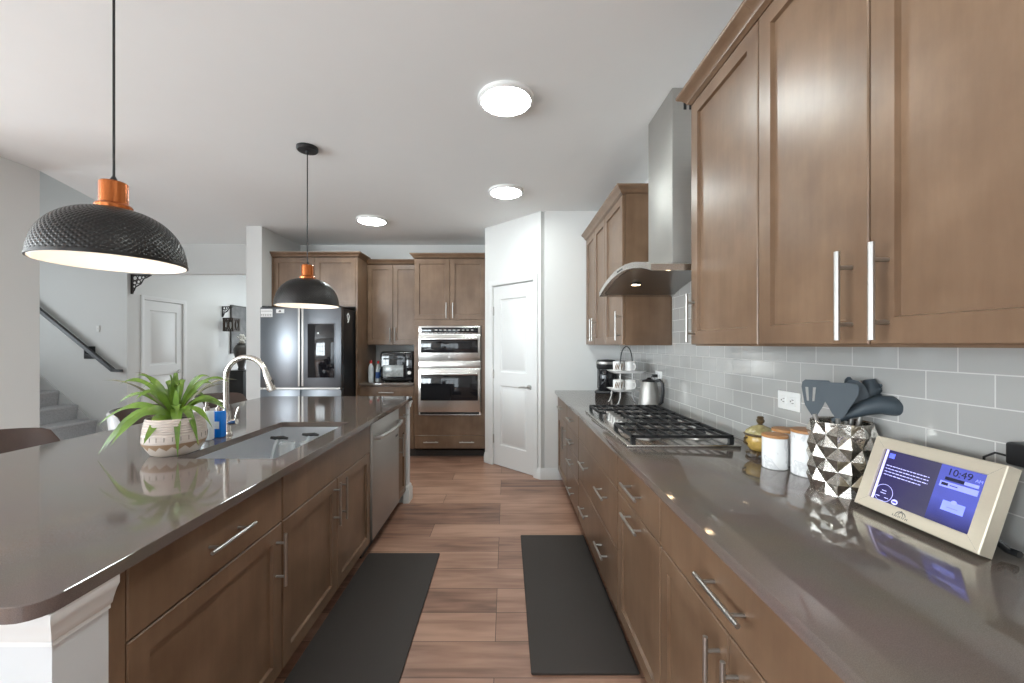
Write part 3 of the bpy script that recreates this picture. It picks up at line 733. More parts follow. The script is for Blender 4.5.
# air fryer oven
af = thing('air_fryer_oven', 'black air fryer oven with a glass door on the short back counter', 'appliance', (-1.365, 5.19, .914))
b = MB().box(-.205, .205, -.17, .17, .015, .385, .03); b.build('body', 'black', af)
MB().box(-.19, .115, -.184, -.168, .045, .37, .012).build('door', 'blackglass', af)
MB().box(-.165, .09, -.188, -.183, .07, .215, .006).build('door_window', mat('frosted_window', (.30, .32, .32), .15, noise=.5, nscale=30), af)
MB().box(-.15, .08, -.215, -.200, .285, .305, .005).box(-.14, -.12, -.205, -.183, .287, .303).box(.05, .07, -.205, -.183, .287, .303).build('handle', 'black', af)
MB().box(.125, .20, -.178, -.168, .06, .36, .004).build('control_panel', 'blackglass', af)
MB().lathe([(.001, .02), (.022, .02), (.026, 0)], (0, 0, 0), 18).build('dial', 'steel', af).matrix_local = Matrix.Translation((.165, -.178, .12)) @ Matrix.Rotation(PI/2, 4, 'X')
for x in (-.16, .16):
    for y in (-.12, .12): MB().lathe([(.018, 0), (.018, .018)], (x, y, 0), 12).build('foot', 'black', af)
# bottles beside it
def bottle(label, loc, r, h, body, cap, band):
    t = thing('bottle', label, 'bottle', loc, 0, 'bottles beside the air fryer')
    MB().lathe([(r*.9, 0), (r, .008), (r, h*.66), (r*.85, h*.74), (r*.42, h*.82), (r*.42, h*.86)], (0, 0, 0), 20).build('body', body, t)
    MB().lathe([(r*.5, h*.86), (r*.5, h*.97), (r*.4, h)], (0, 0, 0), 16).build('cap', cap, t)
    MB().lathe([(r*1.015, h*.2), (r*1.015, h*.58)], (0, 0, 0), 20, False, False).build('label_band', band, t)
bottle('red-capped clear bottle nearest the fridge panel on the back counter', (-1.715, 5.12, .914), .034, .27, 'clearsoap', 'red', 'clearsoap')
bottle('red-capped clear bottle between the other bottles beside the air fryer', (-1.655, 5.22, .914), .030, .26, 'clearsoap', 'red', 'bluelabel')
bottle('shorter blue-labelled bottle with a white cap next to the air fryer', (-1.625, 5.10, .914), .026, .215, 'clearsoap', 'white', 'bluelabel')

# ---------------------------------------------------------------- cooktop
ck = thing('cooktop', 'stainless steel five burner gas cooktop set into the right counter', 'cooktop', (.815, 2.33, .914))
LX, LY = .262, .49
MB().box(-LX, LX, -LY, LY, 0, .012, .004).build('plate', 'steel_h', ck)
for (x, y, r) in ((-.12, -.33, .052), (.13, -.33, .045), (.05, 0, .07), (-.12, .33, .045), (.13, .33, .052)):
    bb = MB().lathe([(r+.018, .012), (r+.015, .018), (r, .022), (r, .032)], (x, y, 0), 24).build('burner', 'chrome', ck)
    MB().lathe([(r*.95, .032), (r*.95, .040), (r*.8, .043)], (x, y, 0), 24).build('burner_cap', 'iron', bb)
def grate(x0, x1, y0, y1):
    b = MB(); zt = .052; t_ = .006
    b.box(x0, x1, y0, y0+.012, zt-.014, zt).box(x0, x1, y1-.012, y1, zt-.014, zt).box(x0, x0+.012, y0, y1, zt-.014, zt).box(x1-.012, x1, y0, y1, zt-.014, zt)
    n = 8 if x1-x0 > .4 else 6
    for k in range(1, n):
        x = x0+(x1-x0)*k/n; b.box(x-.0035, x+.0035, y0, y1, zt-.010, zt+.001)
    for fy in (.5,):
        y = y0+(y1-y0)*fy; b.box(x0, x1, y-.0045, y+.0045, zt-.012, zt-.002)
    for x in (x0+.008, x1-.008):
        for y in (y0+.008, y1-.008): b.box(x-.010, x+.010, y-.010, y+.010, .011, zt-.008)
    return b.build('grate', 'iron', ck)
grate(-.235, .235, -.470, -.165); grate(-.105, .235, -.158, .158); grate(-.235, .235, .165, .470)
for y in (-.125, -.0625, 0, .0625, .125):
    k = MB().lathe([(.025, .012), (.025, .018), (.020, .022), (.020, .050), (.016, .055)], (-.180, y, 0), 20).box(-.204, -.156, y-.005, y+.005, .050, .064, .002)
    k.build('knob', 'chrome', ck)
# ---------------------------------------------------------------- range hood
hd = thing('range_hood', 'stainless steel chimney hood with an arched canopy over the cooktop', 'range hood', (WX-.008, 2.325, 0))
b = MB()
X0 = .655-(WX-.008)
N = 28; HW = .505
zt = lambda u: 1.828-.078*u*u
top = [(HW*(-1+2*k/N), zt(-1+2*k/N)) for k in range(N+1)]
bot = [(y, z-.030) for y, z in reversed(top)]
b.prism(top+bot, 'x', X0, 0)
bmesh.ops.triangulate(b.b, faces=[f for f in b.b.faces if len(f.verts) > 4])
b.build('canopy', 'steel_h', hd)
b = MB()
for k in range(N):
    u0 = -1+2*k/N; u1 = -1+2*(k+1)/N
    if abs(u0) > .93 or abs(u1) > .93: continue
    b.add([(X0+.03, HW*u0, zt(u0)-.0315), (X0+.03, HW*u1, zt(u1)-.0315), (-.01, HW*u1, zt(u1)-.0315), (-.01, HW*u0, zt(u0)-.0315)], [(0, 1, 2, 3)], True)
b.build('filter_panel', 'hood_under', hd)
for y in (-.27, .27):
    u = y/HW; z = zt(u)-.032
    lg = MB().lathe([(.034, -.001), (.034, -.005), (.026, -.006)], (-.33, y, z), 24).build('lamp_ring', 'chrome', hd)
    MB().lathe([(.026, -.0065), (.001, -.0065)], (-.33, y, z), 20).build('lamp', 'hoodglow', lg)
b = MB()
for q in range(5): b.box(X0-.002, X0+.001, -.05+q*.022, -.038+q*.022, 1.806, 1.815)
b.build('control_buttons', 'black', hd)
cx0 = .885-(WX-.008)
MB().box(cx0, 0, -.18, .18, 1.815, CZ-.003, .002).build('chimney', 'steel', hd)
b = MB()
for q in range(6): b.box(cx0+.06+q*.03, cx0+.075+q*.03, -.1815, -.1795, CZ-.12, CZ-.04)
b.build('chimney_vents', 'black', hd)

# ---------------------------------------------------------------- ceiling lights and pendants
def ceiling_light(x, y, r, label):
    t = thing('ceiling_light', label, 'ceiling light', (x, y, CZ), 0, 'round ceiling lights')
    MB().lathe([(r+.012, -.0005), (r+.012, -.016), (r, -.026), (r-.006, -.024)], (0, 0, 0), 48, True, False).build('trim_ring', 'white', t)
    MB().lathe([(.001, -.0235), (r-.007, -.0235), (r-.007, -.018)], (0, 0, 0), 48, False, True).build('diffuser', 'lampglow', t)
ceiling_light(0, 2.24, .142, 'round flush ceiling light nearest the camera, right of the near pendant')
ceiling_light(0, 3.59, .142, 'round flush ceiling light in front of the pantry door')
ceiling_light(-1.47, 4.42, .150, 'round flush ceiling light in front of the fridge')
ceiling_light(-4.1, 7.4, .142, 'added unseen round fill light on the hall ceiling')  # lamp added behind the header to brighten the hall walls
ceiling_light(0, .6, .142, 'round flush ceiling light over the aisle above the camera')
ceiling_light(-4.6, .2, .142, 'added unseen round fill light on the dining area ceiling')  # extra lamp out of view, keeps the dining side from going dark
def pendant(x, y, label, zr=1.672):
    t = thing('pendant_lamp', label, 'pendant lamp', (x, y, 0), 0, 'pendant lamps over the island')
    R_ = .205; hh = .188
    prof = []
    n = 120
    for k in range(n+1):
        a = k/n*PI/2
        prof.append((max(.030, R_*math.cos(a)**.78) if k < n else .030, zr+hh*math.sin(a)**1.0))
    dimple = lambda i, k: -.0026*max(0, math.sin(2*PI*i/8.0)*math.sin(2*PI*k/7.0)) if 4 < k < n-12 else 0
    sh = MB().lathe(prof, (0, 0, 0), 512, False, True, True, dimple).build('shade', 'shade_out', t, sharp=60)
    MB().lathe([(r-.004 if r > .05 else r, z-.0035) for r, z in prof], (0, 0, 0), 64, False, True).build('shade_lining', 'shade_in', sh)
    MB().lathe([(R_-.005, zr-.002), (R_+.002, zr-.002), (R_+.002, zr+.004), (R_-.003, zr+.004)], (0, 0, 0), 64, False, False).build('rim', 'shade_out', sh)
    z = zr+hh
    MB().lathe([(.05, z-.008), (.052, z+.010), (.048, z+.016), (.040, z+.020), (.040, z+.090), (.037, z+.094), (.010, z+.094)], (0, 0, 0), 32).build('cap', 'copper', t)
    MB().lathe([(.012, z+.094), (.010, z+.105), (.004, z+.118)], (0, 0, 0), 16).build('cord_grip', 'black', t)
    MB().cyl((0, 0, z+.11), (0, 0, CZ-.025), .0038, 8).build('cord', 'black', t)
    MB().lathe([(.070, CZ-.001), (.070, CZ-.018), (.064, CZ-.026), (.012, CZ-.028), (.010, CZ-.045), (.004, CZ-.048)], (0, 0, 0), 32).build('ceiling_canopy', 'black', t)
    s_ = MB().lathe([(.001, zr+.035), (.018, zr+.038), (.030, zr+.055), (.030, zr+.075), (.018, zr+.105), (.014, zr+.125), (.014, zr+.16)], (0, 0, 0), 24, False, True).build('bulb', 'bulbglow', t)
pendant(-1.38, 1.418, 'near hammered black dome pendant with a copper cap, over the potted fern')
pendant(-1.38, 2.80, 'far hammered black dome pendant with a copper cap, in front of the fridge', 1.654)

# ---------------------------------------------------------------- bar stools
def stool(y, label, first=None):
    if first:
        o = copy_tree(first); o.location = (-2.36, y, 0); o['label'] = label; return o
    t = thing('bar_stool', label, 'stool', (-2.36, y, 0), 0, 'stools along the island')
    # seat
    MB().lathe([(.001, .605), (.19, .605), (.225, .625), (.225, .65), (.20, .668), (.001, .672)], (0, 0, 0), 36, False, False).build('seat', 'leather', t)
    # wrap-around backrest on the -x side
    def arc(rad, dz, f):
        P = []
        for k in range(25):
            a = PI - 1.75 + 3.5*k/24
            u = abs(k-12)/12
            P.append((rad*math.cos(a), rad*math.sin(a), f(u)+dz))
        return P
    topf = lambda u: .948-.03*u**2-.22*max(0, u-.72)**1.3/.28**1.3*.8
    botf = lambda u: .70
    inner_t = arc(.245, 0, topf); outer_t = arc(.268, -.002, topf); inner_b = arc(.228, 0, botf); outer_b = arc(.25, 0, botf)
    b = MB()
    ring_mid = arc(.256, .010, topf)
    b.rings([inner_b, inner_t, ring_mid], False, False, False, True)
    b.build('backrest', 'leather', t, sharp=70)
    b2 = MB().rings([ring_mid, outer_t, outer_b, inner_b], False, False, False, True)
    b2.build('back_shell', 'shell', t, sharp=70)
    b = MB().lathe([(.21, 0), (.215, .008), (.20, .015), (.04, .022), (.028, .035), (.028, .60)], (0, 0, 0), 32); b.build('pedestal', 'chrome', t)
    b = MB().tube([(.17*math.cos(a), .17*math.sin(a), .25) for a in [2*PI*k/24 for k in range(25)]], .010, 8).cyl((-.17, 0, .25), (.17, 0, .25), .008, 8)
    b.build('footrest', 'chrome', t)
    return t
s0 = stool(1.90, 'brown leather bar stool nearest the camera, at the left edge')
stool(2.76, 'brown leather bar stool behind the potted fern', s0)
stool(3.46, 'brown leather bar stool behind the faucet', s0)

# ---------------------------------------------------------------- potted fern and soap
pf = thing('potted_fern', 'green strap-leaved fern in a cream patterned pot on the island', 'plant', (-1.448, 1.765, .914))
prof = [(.078, 0), (.085, .004), (.100, .028), (.111, .048), (.1135, .056)]
MB().lathe(prof, (0, 0, 0), 48, True, False).build('pot_lower_band', 'zigzag', pf)
prof = [(.1135, .056), (.1145, .062)]
z = .062
prof2 = []
for k in range(41):
    t_ = k/40; zz = .062+.092*t_; r = .1145-.012*t_**2
    prof2.append((r-.0012*(1+math.sin(t_*2*PI*9))*(1 if t_ > .3 else 0), zz))
prof2 += [(.098, .157), (.094, .155), (.094, .135)]
pot = MB().lathe(prof+prof2, (0, 0, 0), 64, False, False).build('pot', 'pot', pf)
b = MB()
for k in range(26):
    a = 2*PI*k/26; r = .1152
    b.box(-.001, .001, -.001, .001, 0, 0.001)
b.b.clear()
for k in range(26):
    a = 2*PI*k/26; r = .1142
    b.cyl((r*math.cos(a), r*math.sin(a), .068), (r*math.cos(a), r*math.sin(a), .086), .0014, 6)
b.build('pot_notches', 'ink', pf)
MB().lathe([(.001, .142), (.094, .138)], (0, 0, 0), 32, False, False).build('soil', 'soil', pf)
def leaf(b, tip, lift, wmax, base=(0, 0, .145), sag=0.0, twist=0.0, wav=.12):
    P0 = Vector(base); P2 = Vector(tip)+Vector((0, 0, .0)); mid = (P0+P2)/2; P1 = Vector((mid.x, mid.y, max(P0.z, P2.z)+lift))
    view = Vector((1.45, -1.77, .3)).normalized()
    n = 16; rows = []
    ph = random.random()*6
    for k in range(n+1):
        t_ = k/n
        p = (1-t_)**2*P0+2*t_*(1-t_)*P1+t_*t_*P2
        d = (2*(1-t_)*(P1-P0)+2*t_*(P2-P1)).normalized()
        up = Vector((0, 0, 1)); up = (up-d*up.dot(d))
        up = up.normalized() if up.length > .05 else view
        nn = (up*.6+view*.75).normalized(); nn = (nn-d*nn.dot(d)).normalized()
        s_ = d.cross(nn).normalized()
        wv = wmax*(.30+.70*math.sin(PI*min(1, t_*.95+.05))**.7)*(1-t_**5) if t_ < 1 else .0005
        ww = wv*(1+wav*math.sin(ph+t_*14))
        rows.append([p-s_*ww/2+nn*wv*.12*math.sin(ph+t_*11), p-nn*wv*.10, p+s_*ww/2+nn*wv*.12*math.cos(ph+t_*13)])
    b.rings(rows, False, False, False, True)
b = MB()
L = [((-.015, .02, .345), .02, .030), ((.0, -.03, .335), .02, .034), ((-.07, .03, .30), .05, .030), ((-.17, .0, .335), .03, .030), ((-.20, -.05, .30), .08, .030),
     ((-.255, .0, .21), .12, .034), ((-.27, -.07, .13), .14, .036), ((-.20, -.12, .03), .14, .050), ((-.25, -.09, .01), .13, .044), ((-.14, -.15, .06), .12, .048),
     ((-.005, -.15, .070), .06, .062), ((.10, -.11, .005), .15, .046), ((.14, -.05, .04), .14, .042), ((.185, -.03, .11), .12, .036), ((.20, .02, .20), .10, .030),
     ((.13, .03, .325), .05, .030), ((.22, .03, .30), .09, .028), ((.10, .10, .28), .08, .032), ((-.05, .12, .29), .08, .034), ((-.17, .11, .22), .12, .034), ((.06, -.06, .29), .06, .030),
     ((.03, .16, .20), .12, .036), ((.16, .10, .16), .13, .034), ((-.10, -.08, .24), .10, .036), ((.09, -.10, .17), .10, .040), ((-.20, .06, .27), .10, .028)]
for tip, lift, wm in L: leaf(b, tip, lift, wm*.80)
fo = b.build('foliage', 'leaf', pf, sharp=80)
b = MB()
leaf(b, (-.30, -.02, .315), .02, .010); leaf(b, (.255, .02, .315), .03, .009); leaf(b, (.20, .06, .285), .04, .008); leaf(b, (-.21, .03, .345), .02, .010)
b.build('dry_leaves', 'leaf_dry', pf, sharp=80)
def soap(label, loc, m, h):
    t = thing('soap_dispenser', label, 'soap bottle', loc, 0, 'soap bottles behind the sink')
    MB().box(-.028, .028, -.022, .022, 0, h, .010).build('bottle', m, t)
    MB().box(-.018, .018, -.0232, -.0215, h*.35, h*.62).build('front_label', 'paper' if m == 'bluesoap' else 'ink', t)
    MB().lathe([(.014, h-.002), (.014, h+.018), (.006, h+.020), (.006, h+.045), (.010, h+.047), (.010, h+.056)], (0, 0, 0), 16).tube([(0, 0, h+.051), (.02, -.01, h+.052), (.034, -.016, h+.046)], .005, 8).build('pump', 'nickel', t)
soap('clear pump soap bottle between the fern and the blue bottle', (-1.475, 1.985, .914), 'clearsoap', .145)
soap('blue pump soap bottle beside the faucet', (-1.458, 2.045, .914), 'bluesoap', .135)
# things in the sink
def tumbler(x, y, h, label):
    t = thing('glass_tumbler', label, 'glass', (x, y, .6745), 0, 'glasses in the sink')
    MB().lathe([(.028, 0), (.034, .004), (.040, h*.6), (.042, h), (.0395, h), (.037, h*.6), (.030, .010), (.001, .009)], (0, 0, 0), 32, True, False).build('glass_body', 'glass', t)
tumbler(-1.215, 2.235, .165, 'clear glass tumbler in the sink nearest the faucet side')
tumbler(-1.120, 2.275, .160, 'clear glass tumbler in the sink on the aisle side')
def brush(x, y, ang, label):
    t = thing('scrub_brush', label, 'brush', (x, y, .6745), (0, 0, ang), 'black brushes in the sink')
    MB().tube([(0, 0, .005), (.012, 0, .08), (.03, 0, .15), (.045, 0, .178)], [.008, .008, .009, .010], 12).build('brush_handle', 'clearsoap', t)
    MB().tube([(.005, 0, .188), (.03, 0, .184), (.07, 0, .186), (.095, 0, .180)], [.007, .010, .010, .007], 14).build('brush_head', 'black', t)
brush(-1.325, 2.26, .15, 'black scrub brush standing in the sink corner left of the glasses')
brush(-1.190, 2.345, .15, 'black scrub brush standing in the sink behind the glasses')

# ---------------------------------------------------------------- right counter things
def canister(label, loc, r, h):
    t = thing('canister', label, 'canister', loc, 0, 'marble canisters with wooden lids')
    MB().lathe([(r-.003, 0), (r, .003), (r, h-.012), (r-.004, h-.010)], (0, 0, 0), 48, True, True).build('jar', 'marble', t)
    MB().lathe([(r-.006, h-.0105), (r+.001, h-.010), (r+.001, h-.001), (r-.002, h), ], (0, 0, 0), 48, True, True).build('lid', 'lidwood', t)
canister('small white marble canister with a wooden lid, in front of its larger companions', (1.031, 1.545, .914), .043, .128)
canister('largest white marble canister with a wooden lid, touching the silver utensil holder', (1.098, 1.462, .914), .054, .163)
canister('white marble canister mostly hidden behind the small one, its wooden lid showing', (1.113, 1.60, .914), .049, .137)
sb = thing('sugar_bowl', 'amber and olive glazed lidded bowl on brown feet behind the canisters', 'bowl', (1.078, 1.708, .914)); sb.scale = (.90, .90, .95)
MB().lathe([(.030, .022), (.045, .028), (.058, .045), (.064, .070), (.062, .088), (.060, .092)], (0, 0, 0), 36).build('bowl', 'amber', sb)
MB().lathe([(.060, .091), (.068, .092), (.069, .098), (.064, .102)], (0, 0, 0), 36).build('rim', 'darkamber', sb)
MB().lathe([(.064, .101), (.058, .112), (.040, .126), (.018, .134), (.012, .138)], (0, 0, 0), 36).build('lid', 'greenlid', sb)
b = MB().lathe([(.012, .136), (.009, .142), (.016, .150), (.018, .158), (.013, .166), (.016, .170), (.010, .176)], (0, 0, 0), 12)
b.build('finial', 'darkamber', sb)
b = MB().lathe([(.048, .010), (.044, .016), (.030, .024)], (0, 0, 0), 24)
for k in range(4):
    a = PI/4+k*PI/2
    b.tube([(.038*math.cos(a), .038*math.sin(a), .016), (.052*math.cos(a), .052*math.sin(a), .012), (.060*math.cos(a), .060*math.sin(a), .006)], [.008, .007, .006], 8)
b.build('footed_base', 'darkamber', sb)
for s_ in (-1, 1):
    MB().tube([(s_*.060, 0, .082), (s_*.074, 0, .080), (s_*.076, 0, .062), (s_*.062, 0, .052)], .005, 8).build('side_handle', 'darkamber', sb)
# utensil holder with diamond facets
uh = thing('utensil_holder', 'silver faceted mercury-glass utensil crock on the right counter', 'utensil holder', (1.08, 1.30, .914))
b = MB(); n = 8; rows = 6; hh = .225; R_ = .079
def ringpt(i, k): # ring i (0..rows), index k with half offset on odd rings
    a = 2*PI*(k+(.5 if i % 2 else 0))/n; z = hh*i/rows
    return (R_*math.cos(a), R_*math.sin(a), z)
vs_ = []; idx = {}
for i in range(rows+1):
    for k in range(n): idx[(i, k)] = len(vs_); vs_.append(ringpt(i, k))
cen = {}
fs = []
for i in range(-1, rows):
    for k in range(n):
        # diamond with lower tip (i,k) centre at ring i+1 between neighbours
        a = 2*PI*(k+(.5 if i % 2 else 0))/n
        if i+1 > rows or i+1 < 0: continue
        zc = hh*(i+1)/rows; Rr = R_+.012 if 0 < i+1 < rows else R_+.004
        cidx = len(vs_); vs_.append((Rr*math.cos(a), Rr*math.sin(a), zc))
        odd = 1 if i % 2 else 0
        rl = (k-1+odd) % n; rr_ = (k+odd) % n     # neighbours on ring i+1
        lo = idx.get((i, k)); hi = idx.get((i+2, k)); L_ = idx[(i+1, rl)]; R2 = idx[(i+1, rr_)]
        if lo is not None: fs += [(lo, R2, cidx), (lo, cidx, L_)]
        if hi is not None: fs += [(hi, cidx, R2), (hi, L_, cidx)]
b.add(vs_, fs)
b.build('crock', 'mirror', uh, sharp=5)
MB().lathe([(.001, .006), (.068, .006), (.072, .02), (.074, hh-.004), (.078, hh), (.080, hh-.004), (.0785, hh-.012)], (0, 0, 0), 36, False, False).build('inner_liner', 'mirror', uh)
# utensils standing in the holder
UB = Vector((1.08, 1.30, .914+.02))
def utensil(label, cat, lean, name, rot=0):
    t = thing(name, label, cat, UB+Vector((lean[0]*.02, lean[1]*.02, 0)), 0, 'slate grey kitchen utensils')
    return t
def head_plate(poly, thick, slots=()):
    return poly
# frame for heads: facing camera; s = image right, u = up
vd = Vector((-.64, -.77, 0)).normalized(); sd = Vector((-vd.y, vd.x, 0))   # sd points to image right
def plate(t, outline, thick, m, name, bend=0.0, slots=None):
    # outline in (s,u) about the thing's origin, with depth offset f(u)
    b = MB(); n = len(outline)
    def P(s_, u, d): return sd*s_+Vector((0, 0, u))+vd*(d+bend*(u-.22))
    R = [[P(s_, u, thick/2) for s_, u in outline], [P(s_, u, -thick/2) for s_, u in outline]]
    b.rings(R, True, True, True, False)
    return b.build(name, m, t)
def rounded(s0, s1, u0, u1, taper, r=.02, n=5):
    # spatula blade: bottom narrow (taper factor), rounded top corners
    P = []
    c = (s0+s1)/2; h = (s1-s0)/2
    P += [(c-h*taper*.35, u0), (c-h*taper, u0+.018), (c-h*.97, u1-.035)]
    for k in range(n+1):
        a = PI - k*PI/2/n; P.append((c-h+r+r*math.cos(a), u1-r+r*math.sin(a)))
    for k in range(n+1):
        a = PI/2 - k*PI/2/n; P.append((c+h-r+r*math.cos(a), u1-r+r*math.sin(a)))
    P += [(c+h*.97, u1-.035), (c+h*taper, u0+.018), (c+h*taper*.35, u0)]
    return P
def shaft(t, p0, p1, r=.006, m='steel'):
    return MB().tube([Vector(p0), (Vector(p0)+Vector(p1))/2, Vector(p1)], r, 10).build('handle', m, t)
tt = utensil('slate grey slotted turner standing leftmost in the silver crock', 'utensil', (0, 0), 'slotted_turner')
o_ = [(s_-.058+.012*(u-.22)/.1, u) for s_, u in rounded(-.038, .036, .225, .338, .55)]
b = MB()
def P3(s_, u, d): return sd*s_+Vector((0, 0, u))+vd*d
def strip(pts_l, pts_r, dx=-.010):
    R = []
    pts_l = [(a+dx, u) for a, u in pts_l]; pts_r = [(a+dx, u) for a, u in pts_r]
    for (a, u), (c, u2) in zip(pts_l, pts_r):
        R.append([P3(a, u, .042), P3(c, u2, .042), P3(c, u2, .038), P3(a, u, .038)])
    b.rings(R, True, True, True, False)
# blade from vertical strips leaving two slots
ub, ut = .232, .336
def edge(x0, x1, taper0): return x0, x1
um = ub+.034
def lerp(u): return .62+(1-.62)*(u-(ub+.02))/((ut-.024)-(ub+.02)), -.056+.006*(u-(ub+.02))/((ut-.024)-(ub+.02))
km, om = lerp(um)
cols = [(-.040, -.030), (-.022, -.010), (-.002, .036)]
for (a, c) in cols: strip([(a*km+om, um), (a-.050, ut-.024)], [(c*km+om, um), (c-.050, ut-.024)])
strip([(-.090, ut-.0242), (-.088, ut-.008), (-.080, ut)], [(-.014, ut-.0242), (-.014, ut-.006), (-.020, ut)])
strip([(-.063, ub-.012), (-.074, ub+.008), (-.0808, ub+.021), (-.040*km+om, um+.0002)], [(-.049, ub-.012), (-.040, ub+.008), (-.0337, ub+.021), (.036*km+om, um+.0002)])
b.build('blade', 'slate', tt)
shaft(tt, (.0, .0, .0), P3(-.066, .226, .040), .0065)
tt = utensil('slate grey solid turner at the front of the silver crock', 'utensil', (-.3, -.3), 'turner')
plate(tt, [(s_-.004, u) for s_, u in rounded(-.047, .047, .218, .332, .35, .014)], .005, 'slate', 'blade').location = vd*.055
shaft(tt, (0, 0, 0), P3(-.006, .222, .055), .0065)
tt = utensil('slate grey serving spoon with a wide bowl behind the solid turner', 'utensil', (.3, .3), 'serving_spoon')
plate(tt, [(.030+.036*math.cos(a), .285+.055*math.sin(a)) for a in [2*PI*k/20 for k in range(20)]], .008, 'slate', 'spoon_bowl', .1).location = vd*.015
shaft(tt, (0, 0, 0), P3(.028, .235, .014), .0065)
tt = utensil('slate grey pasta server with finger prongs leaning right in the crock', 'utensil', (.4, 0), 'pasta_server')
b = MB()
c0 = P3(.058, .285, -.02)
b.tube([c0+sd*-.012+Vector((0, 0, -.05)), c0+Vector((0, 0, -.01)), c0+sd*.01+Vector((0, 0, .03)), c0+sd*.004+Vector((0, 0, .055))], [.010, .024, .026, .014], 14)
for q in range(4):
    z0 = -.012+q*.016
    b.tube([c0+sd*.015+Vector((0, 0, z0)), c0+sd*.045+Vector((0, 0, z0+.004)), c0+sd*.056+Vector((0, 0, z0+.012))], [.007, .0055, .004], 8)
b.build('fork_head', 'slate', tt)
shaft(tt, (0, 0, 0), c0+sd*-.012+Vector((0, 0, -.045)), .0065)
tt = utensil('slate grey ladle lying low over the right rim of the silver crock', 'utensil', (0, 0), 'ladle')
b = MB()
pts = [P3(-.02, .205, .03), P3(.02, .232, .03), P3(.06, .256, .02), P3(.090, .268, .015), P3(.115, .266, .012), P3(.134, .258, .01), P3(.146, .248, .01), P3(.150, .242, .01)]
b.tube(pts, [.009, .014, .024, .029, .030, .025, .015, .004], 18)
b.build('ladle_bowl', 'slate', tt)
shaft(tt, (0, 0, .05), P3(-.02, .205, .03), .006)
tt = utensil('slate grey whisk handle at the back of the silver crock', 'utensil', (.3, .5), 'basting_brush')
b = MB().tube([P3(.018, .20, -.03), P3(.020, .30, -.03), P3(.022, .335, -.03), P3(.022, .345, -.03)], [.008, .012, .011, .004], 12)
b.build('grip', 'slate', tt)
shaft(tt, (0, 0, 0), P3(.018, .205, -.03), .006)
tt['label'] = 'slate grey round-ended utensil handle at the back of the silver crock'

# digital home panel in a champagne frame
FO = Vector((1.015, 1.177, .914+.0125)); FE = Vector((1.030, .879, .9265)); FW = (FE-FO).length
fang = math.atan2(FE.y-FO.y, FE.x-FO.x)
df = thing('digital_frame', 'champagne metal framed display leaning on the right counter, showing 10:49', 'display', FO, (-math.radians(20), 0, fang))
FH = .206; T = .034
b = MB()
def lp(i, y): return [(i, y, i), (FW-i, y, i), (FW-i, y, FH-i), (i, y, FH-i)]
bw = .031
R = [lp(0, T), lp(0, .002), lp(.002, 0), lp(bw, .003), lp(bw+.001, .010)]
b.rings(R, True, True, True, False)
b.build('frame', 'champagne', df)
# mitre lines
b = MB()
for (x0, z0, sx_, sz_) in ((0, 0, 1, 1), (FW, 0, -1, 1), (0, FH, 1, -1), (FW, FH, -1, -1)):
    b.tube([(x0+sx_*.003, .0004, z0+sz_*.003), (x0+sx_*bw, .0032, z0+sz_*bw)], .0004, 4)
b.build('mitre_joints', 'ink', df)
S0, S1, V0, V1 = bw+.001, FW-bw-.001, bw+.001, FH-bw-.001
def scr_mat(name, c0, c1, s_, along):
    m, n, l, bs = new_mat(name)
    tc = n.new('ShaderNodeTexCoord'); sp_ = n.new('ShaderNodeSeparateXYZ'); l.new(tc.outputs['Object'], sp_.inputs[0])
    mr = n.new('ShaderNodeMapRange'); mr.inputs[1].default_value = along[1]; mr.inputs[2].default_value = along[2]
    l.new(sp_.outputs[along[0]], mr.inputs[0])
    nz = n.new('ShaderNodeTexNoise'); nz.inputs['Scale'].default_value = 14; l.new(tc.outputs['Object'], nz.inputs['Vector'])
    ad = n.new('ShaderNodeMath'); ad.operation = 'MULTIPLY_ADD'; ad.inputs[1].default_value = .5; ad.inputs[2].default_value = -.25; l.new(nz.outputs['Fac'], ad.inputs[0])
    a2 = n.new('ShaderNodeMath'); a2.use_clamp = True; l.new(ad.outputs[0], a2.inputs[0]); l.new(mr.outputs[0], a2.inputs[1])
    mx = n.new('ShaderNodeMix'); mx.data_type = 'RGBA'; mx.inputs[6].default_value = (*c0, 1); mx.inputs[7].default_value = (*c1, 1)
    l.new(a2.outputs[0], mx.inputs[0]); l.new(mx.outputs[2], bs.inputs['Emission Color']); bs.inputs['Emission Strength'].default_value = s_
    bs.inputs['Base Color'].default_value = (.01, .01, .015, 1); bs.inputs['Roughness'].default_value = .12
    return m
mL = scr_mat('screen_left', (.035, .022, .17), (.09, .085, .17), .9, ('X', S0, S0+.14))
mR = scr_mat('screen_right', (.03, .025, .10), (.13, .16, .74), 1.05, ('Z', V0-.005, V0+.06))
scn = MB().box(S0, S1, .0085, .010, V0, V1).build('screen', mL, df)
xm = S0+.62*(S1-S0)
b = MB(); b.prism([(xm-.004, V0), (S1, V0), (S1, V1), (xm-.004, V1)], 'y', .0078, .0085)
b.build('clock_pane', mR, scn)
MB().box(S0+.003, S0+.010, .0078, .0085, V0, V1).build('edge_bar', emit('screen_pale', (.55, .52, .80), .8), scn)
pale = emit('screen_text', (.50, .50, .95), .9); dk = emit('screen_dark', (.008, .008, .03), 1.0); lil = emit('screen_lilac', (.24, .27, .80), 1.0)
b = MB()
for q in range(4):
    x = S0+.016; zz = V1-.044-q*.0085
    xe = S0+.125-(.012 if q == 3 else 0)
    while x < xe:
        wl = random.uniform(.003, .010); b.box(x, min(x+wl, xe), .0072, .0078, zz, zz+.0022); x += wl+.0022
b.build('text_lines', pale, scn)
MB().box(S0+.015, S0+.030, .0072, .0078, V1-.022, V1-.008).build('tile_icon', emit('screen_blue', (.10, .13, .75), 1.0), scn)
gz = (S0+.032, V0+.022)
